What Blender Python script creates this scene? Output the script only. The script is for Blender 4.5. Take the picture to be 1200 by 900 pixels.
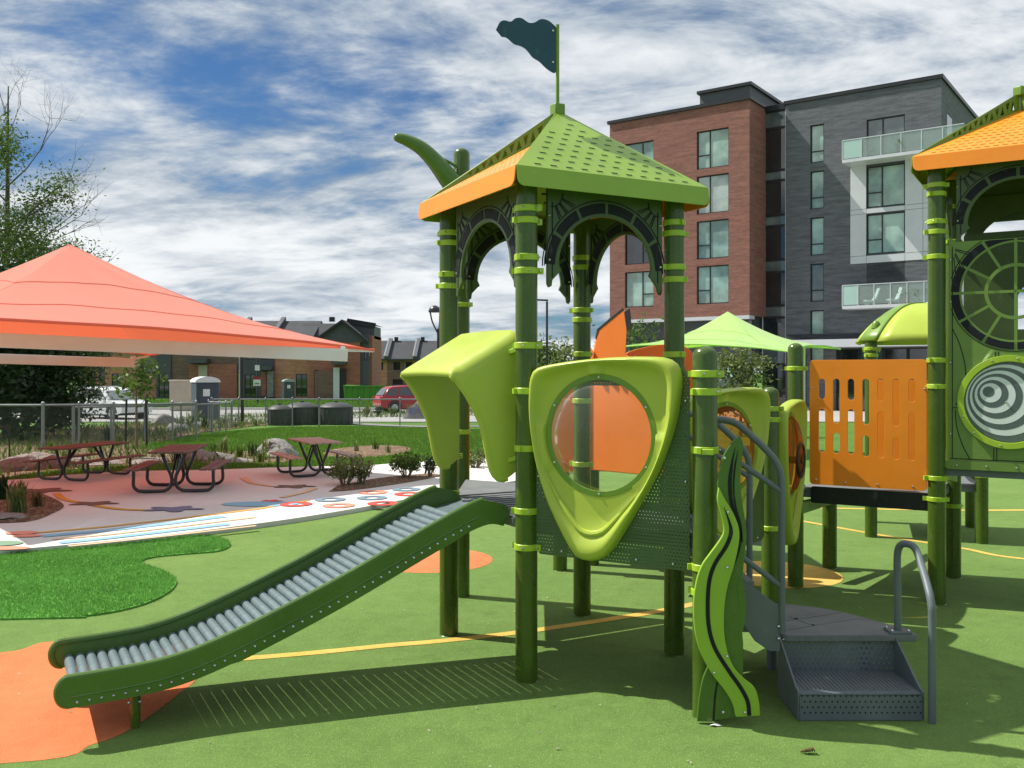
import bpy, bmesh, math, random
import numpy as np
from mathutils import Vector, Matrix
from mathutils.geometry import tessellate_polygon

for o in list(bpy.data.objects): bpy.data.objects.remove(o)
SC = bpy.context.scene
COL = SC.collection
R = math.radians
random.seed(7)

# ------------------------------------------------------------------ camera
CAM_H, FPX, HORIZ = 1.77, 1090.0, 436.0
cam_d = bpy.data.cameras.new('camera'); cam = bpy.data.objects.new('camera', cam_d); COL.objects.link(cam)
cam.location = (0, 0, CAM_H); cam.rotation_euler = (R(90), 0, 0)
cam_d.sensor_width = 36; cam_d.lens = FPX / 1200 * 36; cam_d.shift_y = -(450 - HORIZ) / 1200
cam_d.clip_start = .05; cam_d.clip_end = 5000
SC.camera = cam

# ------------------------------------------------------------------ light
SUN_EL, SUN_AZ = 52.6, 161.0            # azimuth of the direction TO the sun, measured from +X
sdir = Vector((math.cos(R(SUN_AZ)) * math.cos(R(SUN_EL)), math.sin(R(SUN_AZ)) * math.cos(R(SUN_EL)), math.sin(R(SUN_EL))))
sun_d = bpy.data.lights.new('sun', 'SUN'); sun_d.energy = 5.0; sun_d.angle = R(.55); sun_d.color = (1, .955, .88)
sun = bpy.data.objects.new('sun', sun_d); COL.objects.link(sun)
sun.rotation_euler = sdir.to_track_quat('Z', 'Y').to_euler()
sun.location = (-20, 10, 30)
W = bpy.data.worlds.new('World'); SC.world = W; W.use_nodes = True
nt = W.node_tree; nt.nodes.clear()
def nd(t, **k):
    n = nt.nodes.new(t)
    for a, b in k.items(): setattr(n, a, b)
    return n
def lk(a, b): nt.links.new(a, b)
def mth(op, a, b=None, clamp=False):
    n = nd('ShaderNodeMath', operation=op); n.use_clamp = clamp
    for i, v in enumerate((a, b)):
        if v is None: continue
        if isinstance(v, (int, float)): n.inputs[i].default_value = v
        else: lk(v, n.inputs[i])
    return n.outputs[0]
def mrange(v, a, b, c, d, smooth=True):
    n = nd('ShaderNodeMapRange'); n.clamp = True
    if smooth: n.interpolation_type = 'SMOOTHSTEP'
    lk(v, n.inputs['Value'])
    for k, x in zip(('From Min', 'From Max', 'To Min', 'To Max'), (a, b, c, d)): n.inputs[k].default_value = x
    return n.outputs[0]
sky = nd('ShaderNodeTexSky', sky_type='NISHITA'); sky.sun_disc = False
sky.sun_elevation = R(SUN_EL); sky.sun_rotation = R(90 - SUN_AZ); sky.air_density = 1.0; sky.dust_density = .6; sky.ozone_density = 2.5
tc = nd('ShaderNodeTexCoord'); sep = nd('ShaderNodeSeparateXYZ'); lk(tc.outputs['Generated'], sep.inputs[0])
zz = mth('ADD', mth('MAXIMUM', sep.outputs['Z'], 0.0), .21)
cx = mth('DIVIDE', sep.outputs['X'], zz); cy = mth('DIVIDE', sep.outputs['Y'], zz)
cmb = nd('ShaderNodeCombineXYZ'); lk(cx, cmb.inputs[0]); lk(cy, cmb.inputs[1])
mp = nd('ShaderNodeMapping'); lk(cmb.outputs[0], mp.inputs['Vector'])
mp.inputs['Rotation'].default_value = (0, 0, R(24)); mp.inputs['Scale'].default_value = (.62, 1.05, 1); mp.inputs['Location'].default_value = (5.3, 2.2, .4)
def noise(scale, detail, rough, dist, off=0.0, vec=None):
    n = nd('ShaderNodeTexNoise'); n.noise_dimensions = '4D'
    lk(vec or mp.outputs[0], n.inputs['Vector'])
    n.inputs['W'].default_value = off
    n.inputs['Scale'].default_value = scale; n.inputs['Detail'].default_value = detail
    n.inputs['Roughness'].default_value = rough; n.inputs['Distortion'].default_value = dist
    return n.outputs['Fac']
n1 = noise(.80, 12, .56, .9, 1.3); n2 = noise(2.0, 12, .62, .6, 3.7); n3 = noise(4.5, 11, .66, .4, 9.1)
cover = mth('ADD', mth('ADD', mth('MULTIPLY', n1, .58), mth('MULTIPLY', n2, .27)), mth('MULTIPLY', n3, .15))
mask = mrange(cover, .405, .50, 0, 1)
bright = mth('ADD', mth('ADD', mth('MULTIPLY', n2, .40), mth('MULTIPLY', n3, .25)), mth('MULTIPLY', n1, .35))
shade = mrange(bright, .41, .58, 0, 1)
ccol = nd('ShaderNodeMix', data_type='RGBA'); lk(shade, ccol.inputs['Factor'])
ccol.inputs['A'].default_value = (4.0, 5.3, 6.9, 1); ccol.inputs['B'].default_value = (13.4, 13.8, 14.0, 1)
skc = nd('ShaderNodeMix', data_type='RGBA', blend_type='MULTIPLY'); skc.inputs['Factor'].default_value = 1
lk(sky.outputs[0], skc.inputs['A']); skc.inputs['B'].default_value = (.52, .84, 1.16, 1)
mixs = nd('ShaderNodeMix', data_type='RGBA'); lk(mask, mixs.inputs['Factor']); lk(skc.outputs['Result'], mixs.inputs['A']); lk(ccol.outputs['Result'], mixs.inputs['B'])
bg = nd('ShaderNodeBackground'); bg.inputs['Strength'].default_value = .056; lk(mixs.outputs['Result'], bg.inputs['Color'])
wo = nd('ShaderNodeOutputWorld'); lk(bg.outputs[0], wo.inputs[0])
SC.view_settings.view_transform = 'Standard'; SC.view_settings.look = 'None'
SC.view_settings.exposure = 0.32; SC.view_settings.gamma = 1.0
SC.render.engine = 'CYCLES'
SC.cycles.max_bounces = 7; SC.cycles.transparent_max_bounces = 24; SC.cycles.use_denoising = True

# ------------------------------------------------------------------ materials
MATS = {}
def newmat(name):
    m = bpy.data.materials.new(name); m.use_nodes = True
    t = m.node_tree; t.nodes.clear()
    out = t.nodes.new('ShaderNodeOutputMaterial'); b = t.nodes.new('ShaderNodeBsdfPrincipled')
    t.links.new(b.outputs[0], out.inputs[0]); MATS[name] = m
    return m, t, b, out
def tnode(t, typ, **k):
    n = t.nodes.new(typ)
    for a, v in k.items(): setattr(n, a, v)
    return n
def coords(t): return tnode(t, 'ShaderNodeTexCoord').outputs['Object']
def tnoise(t, scale, detail=6, rough=.6, vec=None):
    n = tnode(t, 'ShaderNodeTexNoise'); n.inputs['Scale'].default_value = scale; n.inputs['Detail'].default_value = detail
    n.inputs['Roughness'].default_value = rough; t.links.new(vec or coords(t), n.inputs['Vector']); return n.outputs['Fac']
def tmix(t, fac, a, b, blend='MIX'):
    n = tnode(t, 'ShaderNodeMix', data_type='RGBA', blend_type=blend)
    for s, v in (('Factor', fac), ('A', a), ('B', b)):
        if isinstance(v, (int, float)): n.inputs[s].default_value = v
        elif isinstance(v, tuple): n.inputs[s].default_value = v if len(v) == 4 else (*v, 1)
        else: t.links.new(v, n.inputs[s])
    return n.outputs['Result']
def tmap(t, v, a, b, c, d):
    n = tnode(t, 'ShaderNodeMapRange'); t.links.new(v, n.inputs['Value'])
    for k, x in zip(('From Min', 'From Max', 'To Min', 'To Max'), (a, b, c, d)): n.inputs[k].default_value = x
    return n.outputs[0]
def tmath(t, op, a, b=None):
    n = tnode(t, 'ShaderNodeMath', operation=op)
    for i, v in enumerate((a, b)):
        if v is None: continue
        if isinstance(v, (int, float)): n.inputs[i].default_value = v
        else: t.links.new(v, n.inputs[i])
    return n.outputs[0]
def tbump(t, b, h, strength, dist=.01):
    n = tnode(t, 'ShaderNodeBump'); n.inputs['Strength'].default_value = strength; n.inputs['Distance'].default_value = dist
    t.links.new(h, n.inputs['Height']); t.links.new(n.outputs[0], b.inputs['Normal'])
def mat(name, col, rough=.5, var=.18, scale=3.0, bump=0.0, bscale=60, metal=0.0, spec=.5, fine=0.0, coat=0.0, scuff=.42):
    m, t, b, out = newmat(name)
    c0 = tuple(max(0, x * (1 - var)) for x in col); c1 = tuple(min(1, x * (1 + var)) for x in col)
    f = tmap(t, tnoise(t, scale, 5, .6), .32, .68, 0, 1)
    c = tmix(t, f, c0, c1)
    if fine:
        g = tmap(t, tnoise(t, bscale, 3, .7), .3, .7, 1 - fine, 1 + fine)
        gg = tnode(t, 'ShaderNodeCombineColor')
        for i in range(3): t.links.new(g, gg.inputs[i])
        c = tmix(t, 1.0, c, gg.outputs[0], 'MULTIPLY')
    t.links.new(c, b.inputs['Base Color'])
    if scuff:
        sx = tnode(t, 'ShaderNodeMapping'); sx.inputs['Scale'].default_value = (1, 1, .45); t.links.new(coords(t), sx.inputs['Vector'])
        k = tmap(t, tnoise(t, 24, 12, .74, sx.outputs[0]), .57, .72, 0, scuff)
        c = tmix(t, k, c, tuple(min(1, x * .75 + .13) for x in col)); t.links.new(c, b.inputs['Base Color'])
    rr = tmap(t, tnoise(t, scale * 4, 4, .6), .3, .7, max(.02, rough - .07), min(1, rough + .07)); t.links.new(rr, b.inputs['Roughness'])
    b.inputs['Metallic'].default_value = metal; b.inputs['Specular IOR Level'].default_value = spec
    if coat: b.inputs['Coat Weight'].default_value = coat; b.inputs['Coat Roughness'].default_value = .12
    if bump: tbump(t, b, tnoise(t, bscale, 4, .6), bump)
    return m
def mat_leaf(name, c0, c1, trans=.35, rough=.55):
    m, t, b, out = newmat(name)
    geo = tnode(t, 'ShaderNodeNewGeometry')
    c = tmix(t, geo.outputs['Random Per Island'], c0, c1)
    c = tmix(t, tmap(t, tnoise(t, 1.7, 5, .65), .35, .65, 0, .45), c, tuple(x * .6 for x in c0[:3]) + (1,))
    t.links.new(c, b.inputs['Base Color']); b.inputs['Roughness'].default_value = rough; b.inputs['Specular IOR Level'].default_value = .3
    tr = tnode(t, 'ShaderNodeBsdfTranslucent'); t.links.new(c, tr.inputs['Color'])
    ms = tnode(t, 'ShaderNodeMixShader'); ms.inputs[0].default_value = trans
    t.links.new(b.outputs[0], ms.inputs[1]); t.links.new(tr.outputs[0], ms.inputs[2]); t.links.new(ms.outputs[0], out.inputs[0])
    return m
def mat_fabric(name, col, trans=.4, tcol=None):
    m, t, b, out = newmat(name)
    wv = tnoise(t, 420, 2, .5); big = tnoise(t, 1.2, 3, .5)
    c = tmix(t, tmap(t, wv, .3, .7, 0, 1), tuple(x * .82 for x in col), tuple(min(1, x * 1.15) for x in col))
    t.links.new(c, b.inputs['Base Color']); b.inputs['Roughness'].default_value = .8; b.inputs['Sheen Weight'].default_value = .5
    tbump(t, b, tmath(t, 'ADD', wv, tmath(t, 'MULTIPLY', big, 6.0)), .25, .02)
    tr = tnode(t, 'ShaderNodeBsdfTranslucent'); tr.inputs['Color'].default_value = (*(tcol or col), 1)
    ms = tnode(t, 'ShaderNodeMixShader'); ms.inputs[0].default_value = trans
    t.links.new(b.outputs[0], ms.inputs[1]); t.links.new(tr.outputs[0], ms.inputs[2]); t.links.new(ms.outputs[0], out.inputs[0])
    return m
def uvec(t, ang):
    """(u along a horizontal direction, z) from object coordinates, for wall patterns"""
    sp = tnode(t, 'ShaderNodeSeparateXYZ'); t.links.new(coords(t), sp.inputs[0])
    c, s = math.cos(R(ang)), math.sin(R(ang))
    u = tmath(t, 'ADD', tmath(t, 'MULTIPLY', sp.outputs[0], c), tmath(t, 'MULTIPLY', sp.outputs[1], s))
    v = tmath(t, 'ADD', tmath(t, 'MULTIPLY', sp.outputs[0], -s), tmath(t, 'MULTIPLY', sp.outputs[1], c))
    return tmath(t, 'ADD', u, v), sp.outputs[2], u
def mat_brick(name, ang, c0, c1, mortar, bw=.25, bh=.075, rough=.85):
    m, t, b, out = newmat(name)
    u, z, _ = uvec(t, ang)
    cm = tnode(t, 'ShaderNodeCombineXYZ'); t.links.new(u, cm.inputs[0]); t.links.new(z, cm.inputs[1])
    br = tnode(t, 'ShaderNodeTexBrick'); t.links.new(cm.outputs[0], br.inputs['Vector'])
    br.inputs['Color1'].default_value = (*c0, 1); br.inputs['Color2'].default_value = (*c1, 1); br.inputs['Mortar'].default_value = (*mortar, 1)
    br.inputs['Scale'].default_value = 1; br.inputs['Brick Width'].default_value = bw; br.inputs['Row Height'].default_value = bh
    br.inputs['Mortar Size'].default_value = .006; br.inputs['Bias'].default_value = 0
    # long patches of lighter and darker courses
    cm2 = tnode(t, 'ShaderNodeCombineXYZ'); t.links.new(tmath(t, 'MULTIPLY', u, .55), cm2.inputs[0]); t.links.new(tmath(t, 'MULTIPLY', z, 5.0), cm2.inputs[1])
    f = tmap(t, tnoise(t, 1.0, 5, .65, cm2.outputs[0]), .3, .7, .72, 1.28)
    gg = tnode(t, 'ShaderNodeCombineColor')
    for i in range(3): t.links.new(f, gg.inputs[i])
    c = tmix(t, 1.0, br.outputs['Color'], gg.outputs[0], 'MULTIPLY')
    t.links.new(c, b.inputs['Base Color']); b.inputs['Roughness'].default_value = rough
    tbump(t, b, br.outputs['Fac'], -.3, .01)
    return m
def mat_glass(name, col, rough=.04, blind=False, spec=.9):
    m, t, b, out = newmat(name)
    c = tmix(t, tmap(t, tnoise(t, .55, 3, .6), .35, .65, 0, 1), tuple(x * .6 for x in col), tuple(min(1, x * 1.3) for x in col))
    if blind:
        sp = tnode(t, 'ShaderNodeSeparateXYZ'); t.links.new(coords(t), sp.inputs[0])
        w = tmath(t, 'FRACT', tmath(t, 'MULTIPLY', sp.outputs[2], 8.0))
        c = tmix(t, tmap(t, w, 0, 1, 0, .45), c, tuple(x * .55 for x in col))
    t.links.new(c, b.inputs['Base Color']); b.inputs['Roughness'].default_value = rough
    b.inputs['Specular IOR Level'].default_value = spec; b.inputs['Coat Weight'].default_value = .6; b.inputs['Coat Roughness'].default_value = .02
    return m
def mat_clear(name, tint=(.9, .95, .95), alpha=.86, dif=(.6, .66, .64)):
    m, t, b, out = newmat(name)
    tr = tnode(t, 'ShaderNodeBsdfTransparent'); tr.inputs[0].default_value = (*tint, 1)
    gl = tnode(t, 'ShaderNodeBsdfGlossy'); gl.inputs['Roughness'].default_value = .12
    df = tnode(t, 'ShaderNodeBsdfDiffuse'); df.inputs['Color'].default_value = (*dif, 1)
    lw = tnode(t, 'ShaderNodeLayerWeight'); lw.inputs['Blend'].default_value = .22
    m1 = tnode(t, 'ShaderNodeMixShader'); t.links.new(tmap(t, lw.outputs['Fresnel'], 0, 1, .01, .30), m1.inputs[0])
    t.links.new(tr.outputs[0], m1.inputs[1]); t.links.new(gl.outputs[0], m1.inputs[2])
    m2 = tnode(t, 'ShaderNodeMixShader'); m2.inputs[0].default_value = 1 - alpha
    t.links.new(m1.outputs[0], m2.inputs[1]); t.links.new(df.outputs[0], m2.inputs[2]); t.links.new(m2.outputs[0], out.inputs[0])
    return m
def mat_perf(name, col, ang, step, rad, diamond=False, rough=.45, band=None):
    """sheet with real see-through holes in a regular pattern (perforated steel, wire mesh)"""
    m, t, b, out = newmat(name)
    _, z, u = uvec(t, ang)
    if diamond:
        a = tmath(t, 'ADD', u, z); c = tmath(t, 'SUBTRACT', u, z)
        fa = tmath(t, 'ABSOLUTE', tmath(t, 'SUBTRACT', tmath(t, 'FRACT', tmath(t, 'DIVIDE', a, step)), .5))
        fc = tmath(t, 'ABSOLUTE', tmath(t, 'SUBTRACT', tmath(t, 'FRACT', tmath(t, 'DIVIDE', c, step)), .5))
        hole = tmath(t, 'LESS_THAN', tmath(t, 'MAXIMUM', fa, fc), .5 - rad)
    else:
        row = tmath(t, 'FLOOR', tmath(t, 'DIVIDE', z, step))
        sh = tmath(t, 'MULTIPLY', tmath(t, 'MODULO', row, 2.0), .5)
        fa = tmath(t, 'SUBTRACT', tmath(t, 'FRACT', tmath(t, 'ADD', tmath(t, 'DIVIDE', u, step), sh)), .5)
        fc = tmath(t, 'SUBTRACT', tmath(t, 'FRACT', tmath(t, 'DIVIDE', z, step)), .5)
        d2 = tmath(t, 'ADD', tmath(t, 'MULTIPLY', fa, fa), tmath(t, 'MULTIPLY', fc, fc))
        hole = tmath(t, 'LESS_THAN', d2, rad * rad)
        if band:
            hole = tmath(t, 'MULTIPLY', hole, tmath(t, 'MULTIPLY', tmath(t, 'GREATER_THAN', z, band[0]), tmath(t, 'LESS_THAN', z, band[1])))
    c = tmix(t, tmap(t, tnoise(t, 3, 4, .6), .3, .7, 0, 1), tuple(x * .82 for x in col), tuple(x * 1.15 for x in col))
    t.links.new(c, b.inputs['Base Color']); b.inputs['Roughness'].default_value = rough
    tr = tnode(t, 'ShaderNodeBsdfTransparent'); ms = tnode(t, 'ShaderNodeMixShader')
    t.links.new(hole, ms.inputs[0]); t.links.new(b.outputs[0], ms.inputs[1]); t.links.new(tr.outputs[0], ms.inputs[2]); t.links.new(ms.outputs[0], out.inputs[0])
    return m
def mat_ground(name, cols, scales, rough=.95, bump=.4, bscale=90, dist=.01, speck=None, grain=0.0):
    """cols: base, patch, fine ; speck: (colour, scale, threshold)"""
    m, t, b, out = newmat(name)
    c = tmix(t, tmap(t, tnoise(t, scales[0], 6, .6), .35, .65, 0, 1), cols[0], cols[1])
    c = tmix(t, tmap(t, tnoise(t, scales[1], 4, .7), .35, .7, 0, .6), c, cols[2])
    if grain:
        st = tmap(t, tnoise(t, 2.3, 9, .72), .56, .66, 0, grain * .9); c = tmix(t, st, c, tuple(x * .62 for x in cols[2]))
        gsum = tmath(t, 'ADD', tmath(t, 'MULTIPLY', tnoise(t, 55, 9, .8), .6), tmath(t, 'MULTIPLY', tnoise(t, 7, 6, .7), .4))
        g = tmap(t, gsum, .3, .7, 1 - grain, 1 + grain); gg = tnode(t, 'ShaderNodeCombineColor')
        for i in range(3): t.links.new(g, gg.inputs[i])
        c = tmix(t, 1.0, c, gg.outputs[0], 'MULTIPLY')
    if speck:
        v = tnode(t, 'ShaderNodeTexVoronoi'); v.inputs['Scale'].default_value = speck[1]; t.links.new(coords(t), v.inputs['Vector'])
        sc_ = tnode(t, 'ShaderNodeSeparateColor'); t.links.new(v.outputs['Color'], sc_.inputs[0])
        c = tmix(t, tmath(t, 'GREATER_THAN', sc_.outputs[0], speck[2]), c, speck[0])
    t.links.new(c, b.inputs['Base Color']); b.inputs['Roughness'].default_value = rough; b.inputs['Specular IOR Level'].default_value = .25
    h = tmath(t, 'ADD', tnoise(t, bscale, 4, .7), tmath(t, 'MULTIPLY', tnoise(t, 4, 3, .5), 1.2))
    tbump(t, b, h, bump, dist)
    return m

lime = mat('lime_plastic', (.40, .50, .060), .42, .07, 2.0, .06, 500, spec=.4)
limeband = mat('lime_clamp', (.36, .53, .03), .38, .10, 8, spec=.5)
postg = mat('post_green_paint', (.060, .108, .011), .27, .14, 2.5, .03, 90, spec=.4, coat=.2)
panelg = mat('dark_green_panel', (.058, .100, .026), .42, .14, 3, .05, 300)
midg = mat('mid_green_panel', (.150, .250, .045), .45, .10, 2, .05, 300)
slideg = mat('slide_green_plastic', (.072, .148, .022), .30, .12, 2, .05, 200, spec=.5)
roofg = mat('roof_green_steel', (.25, .40, .035), .38, .08, 2, .04, 200)
ring_g = mat('ring_green', (.15, .27, .022), .4, .1, 3)
orange = mat('orange_plastic', (.90, .27, .012), .42, .07, 2.0, .05, 300)
orange_d = mat('orange_wall', (.86, .20, .018), .45, .08, 1.5, .05, 300)
black = mat('black_plastic', (.012, .013, .015), .4, .2, 4)
blackpaint = mat('black_painted_steel', (.014, .015, .016), .33, .2, 4, coat=.3)
inlay = mat('black_inlay', (.010, .012, .016), .6, .15, 4, spec=.25)
greym = mat('slate_grey_coated_steel', (.115, .142, .150), .45, .12, 5, .12, 220)
deckm = mat('deck_grey_coating', (.14, .155, .16), .6, .12, 5, .3, 150)
tanm = mat('worn_deck_coating', (.155, .165, .165), .7, .16, 6, .4, 160)
roller = mat('grey_roller', (.125, .17, .178), .42, .12, 6)
steel = mat('bolt_steel', (.62, .63, .63), .25, .1, 20, metal=1)
galv = mat('galvanised_steel', (.27, .285, .29), .45, .12, 9, metal=.6)
whitesteel = mat('white_painted_beam', (.70, .70, .67), .45, .05, 2)
teal = mat('teal_flag_plastic', (.006, .062, .098), .4, .1, 5)
white = mat('white_plastic', (.74, .75, .75), .4, .05, 2)
sp_d = mat('spinner_dark', (.09, .12, .12), .3, .05, 3, coat=.4)
sp_l = mat('spinner_light', (.70, .76, .75), .3, .05, 3, coat=.4)
rubber = mat_ground('green_rubber', ((.125, .225, .046), (.168, .268, .064), (.098, .185, .036)), (.7, 220), .93, .8, 130, .012, ((.26, .36, .11), 260, .95), .30)
wavel = mat('wave_lime', (.27, .45, .035), .42, .08, 2, .05, 300)
rub_o = mat_ground('orange_rubber', ((.72, .20, .075), (.78, .25, .10), (.62, .16, .055)), (1.0, 220), .93, .8, 130, .012, None, .22)
rub_y = mat_ground('yellow_rubber', ((.74, .47, .09), (.80, .55, .15), (.64, .40, .08)), (1.6, 220), .93, .8, 130, .012, None, .22)
conc = mat_ground('light_concrete', ((.60, .58, .55), (.68, .665, .64), (.53, .51, .48)), (.7, 60), .9, .3, 120, .004, None, .10)
road_m = mat_ground('pale_road', ((.34, .335, .32), (.40, .395, .38), (.30, .29, .28)), (.3, 20), .9, .2, 60, .01)
turf_b = mat_ground('turf_backing', ((.10, .30, .045), (.13, .36, .06), (.08, .25, .035)), (1.5, 120), .95, .5, 160, .01)
grass_g = mat_ground('lawn_ground', ((.075, .175, .022), (.11, .22, .035), (.065, .13, .022)), (.35, 18), .95, .7, 60, .03)
mulch = mat_ground('wood_mulch', ((.16, .095, .055), (.26, .17, .105), (.08, .045, .026)), (2, 45), .95, 1.0, 55, .04, ((.42, .31, .21), 34, .82))
asph = mat_ground('grey_path', ((.23, .225, .22), (.29, .285, .28), (.19, .185, .18)), (.6, 40), .92, .2, 90, .006)
stone = mat_ground('grey_stone', ((.23, .225, .21), (.36, .35, .33), (.13, .125, .115)), (2.2, 14), .9, .9, 16, .05)
turf_l = mat_leaf('turf_blade', (.115, .32, .05, 1), (.21, .47, .105, 1), .45)
lawn_l = mat_leaf('lawn_blade', (.085, .20, .022, 1), (.19, .34, .045, 1), .4)
leaf_a = mat_leaf('leaf_mid', (.045, .10, .018, 1), (.16, .25, .045, 1), .38)
leaf_b = mat_leaf('leaf_dark', (.012, .036, .010, 1), (.040, .085, .020, 1), .22)
leaf_c = mat_leaf('leaf_pale', (.10, .15, .035, 1), (.25, .29, .10, 1), .35)
leaf_d = mat_leaf('leaf_brown', (.12, .10, .03, 1), (.26, .20, .09, 1), .3)
bark = mat('bark', (.085, .068, .052), .9, .3, 9, .8, 30)
tan_bark = mat('young_bark', (.21, .16, .11), .9, .25, 12, .6, 40)
fab_r = mat_fabric('salmon_shade_cloth', (.92, .215, .115), .32, (.92, .14, .06))
fab_l = mat_fabric('lime_shade_cloth', (.50, .75, .20), .34, (.45, .85, .08))
wood = mat('red_brown_slat', (.135, .080, .068), .6, .22, 3, .3, 40)
wood2 = mat('weathered_slat', (.42, .30, .23), .6, .2, 3, .3, 40)
brick_r = mat_brick('red_brown_brick', -36, (.285, .118, .086), (.22, .086, .062), (.25, .16, .13))
brick_g = mat_brick('slate_grey_brick', -36, (.135, .145, .158), (.100, .108, .120), (.16, .168, .176), .5, .1)
brick_o = mat_brick('orange_brick', 0, (.52, .24, .14), (.43, .19, .11), (.42, .28, .2))
brick_d = mat_brick('brown_brick', 0, (.20, .125, .095), (.155, .095, .075), (.18, .14, .12))
brick_m = mat_brick('russet_brick', 0, (.36, .135, .09), (.29, .105, .07), (.29, .18, .14))
siding = mat('charcoal_siding', (.075, .081, .09), .6, .1, 2)
shingle = mat_ground('charcoal_shingle', ((.065, .068, .074), (.085, .088, .094), (.05, .052, .057)), (.8, 9), .9, .5, 14, .03)
wpanel = mat('pale_metal_panel', (.62, .64, .66), .35, .05, 1)
fframe = mat('dark_window_frame', (.016, .017, .018), .4, .1, 4)
glassA = mat_glass('pale_blind_glass', (.30, .44, .375)); glassB = mat_glass('dark_glass', (.018, .023, .026)); glassC = mat_glass('slatted_blind_glass', (.42, .50, .47), blind=True)
glassD = mat_glass('grey_curtain_glass', (.115, .15, .15))
glassE = mat_glass('teal_shop_glass', (.05, .10, .105))
balg = mat_clear('balcony_glass', (.80, .92, .88), .72)
frost = mat('frosted_mint_panel', (.42, .60, .54), .2, .05, 1)
clear = mat_clear('clear_bubble', (.95, .97, .96), .93)
amber = mat_clear('amber_bubble', (.95, .45, .20), .70, (.50, .15, .03))
mesh_f = mat_perf('wire_mesh', (.20, .215, .21), 20, .07, .030, True)
perf_g = mat_perf('perforated_green_sheet', (.070, .130, .045), -31.5, .0185, .20)
perf_s = mat_perf('perforated_grey_steel', (.112, .138, .146), 0, .028, .17, band=(.03, .30))
carred = mat('red_car_paint', (.36, .004, .012), .3, .05, 1, coat=.5, scuff=0)
carwhite = mat('white_car_paint', (.72, .73, .74), .25, .04, 1, coat=1)
tyre = mat('tyre_rubber', (.015, .015, .016), .8, .1, 6)
alloy = mat('alloy_rim', (.45, .46, .47), .3, .1, 6, metal=.9)
lampred = mat('red_lamp_lens', (.45, .01, .01), .15, .05, 2); lampw = mat('clear_lamp_lens', (.75, .75, .72), .1, .05, 2)
toilet_b = mat('slate_blue_plastic', (.050, .068, .088), .4, .08, 2)
bin_m = mat('charcoal_plastic', (.045, .046, .048), .55, .12, 3)
dump_m = mat('green_container_paint', (.085, .30, .025), .45, .12, 2)
beige = mat('beige_box', (.46, .40, .31), .6, .08, 2)
pblue = mat_ground('pale_blue_paint', ((.22, .42, .56), (.28, .48, .60), (.2, .38, .5)), (2, 60), .85, .15, 120, .003)
ppeach = mat_ground('peach_paint', ((.68, .45, .26), (.72, .50, .31), (.62, .42, .25)), (2, 60), .85, .15, 120, .003)
pyel = mat_ground('ochre_paint', ((.62, .34, .06), (.66, .38, .09), (.5, .28, .06)), (2, 60), .85, .15, 120, .003)
pred = mat_ground('red_paint', ((.66, .07, .05), (.72, .11, .08), (.55, .06, .05)), (2, 60), .85, .15, 120, .003)
pnavy = mat_ground('navy_paint', ((.16, .16, .24), (.21, .21, .29), (.13, .13, .2)), (2, 60), .85, .15, 120, .003)
pteal = mat_ground('slate_paint', ((.15, .23, .29), (.19, .27, .33), (.13, .2, .25)), (2, 60), .85, .15, 120, .003)
psalm = mat_ground('salmon_paint', ((.75, .26, .17), (.78, .31, .22), (.66, .22, .15)), (2, 60), .85, .15, 120, .003)
pgreen = mat_ground('sage_paint', ((.19, .31, .2), (.24, .36, .25), (.16, .27, .18)), (2, 60), .85, .15, 120, .003)
pwhite = mat_ground('white_paint', ((.74, .74, .72), (.78, .78, .77), (.70, .70, .68)), (2, 60), .8, .15, 120, .003)
pbrown = mat_ground('brown_paint', ((.17, .11, .085), (.21, .14, .11), (.14, .09, .07)), (2, 60), .85, .15, 120, .003)

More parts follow.
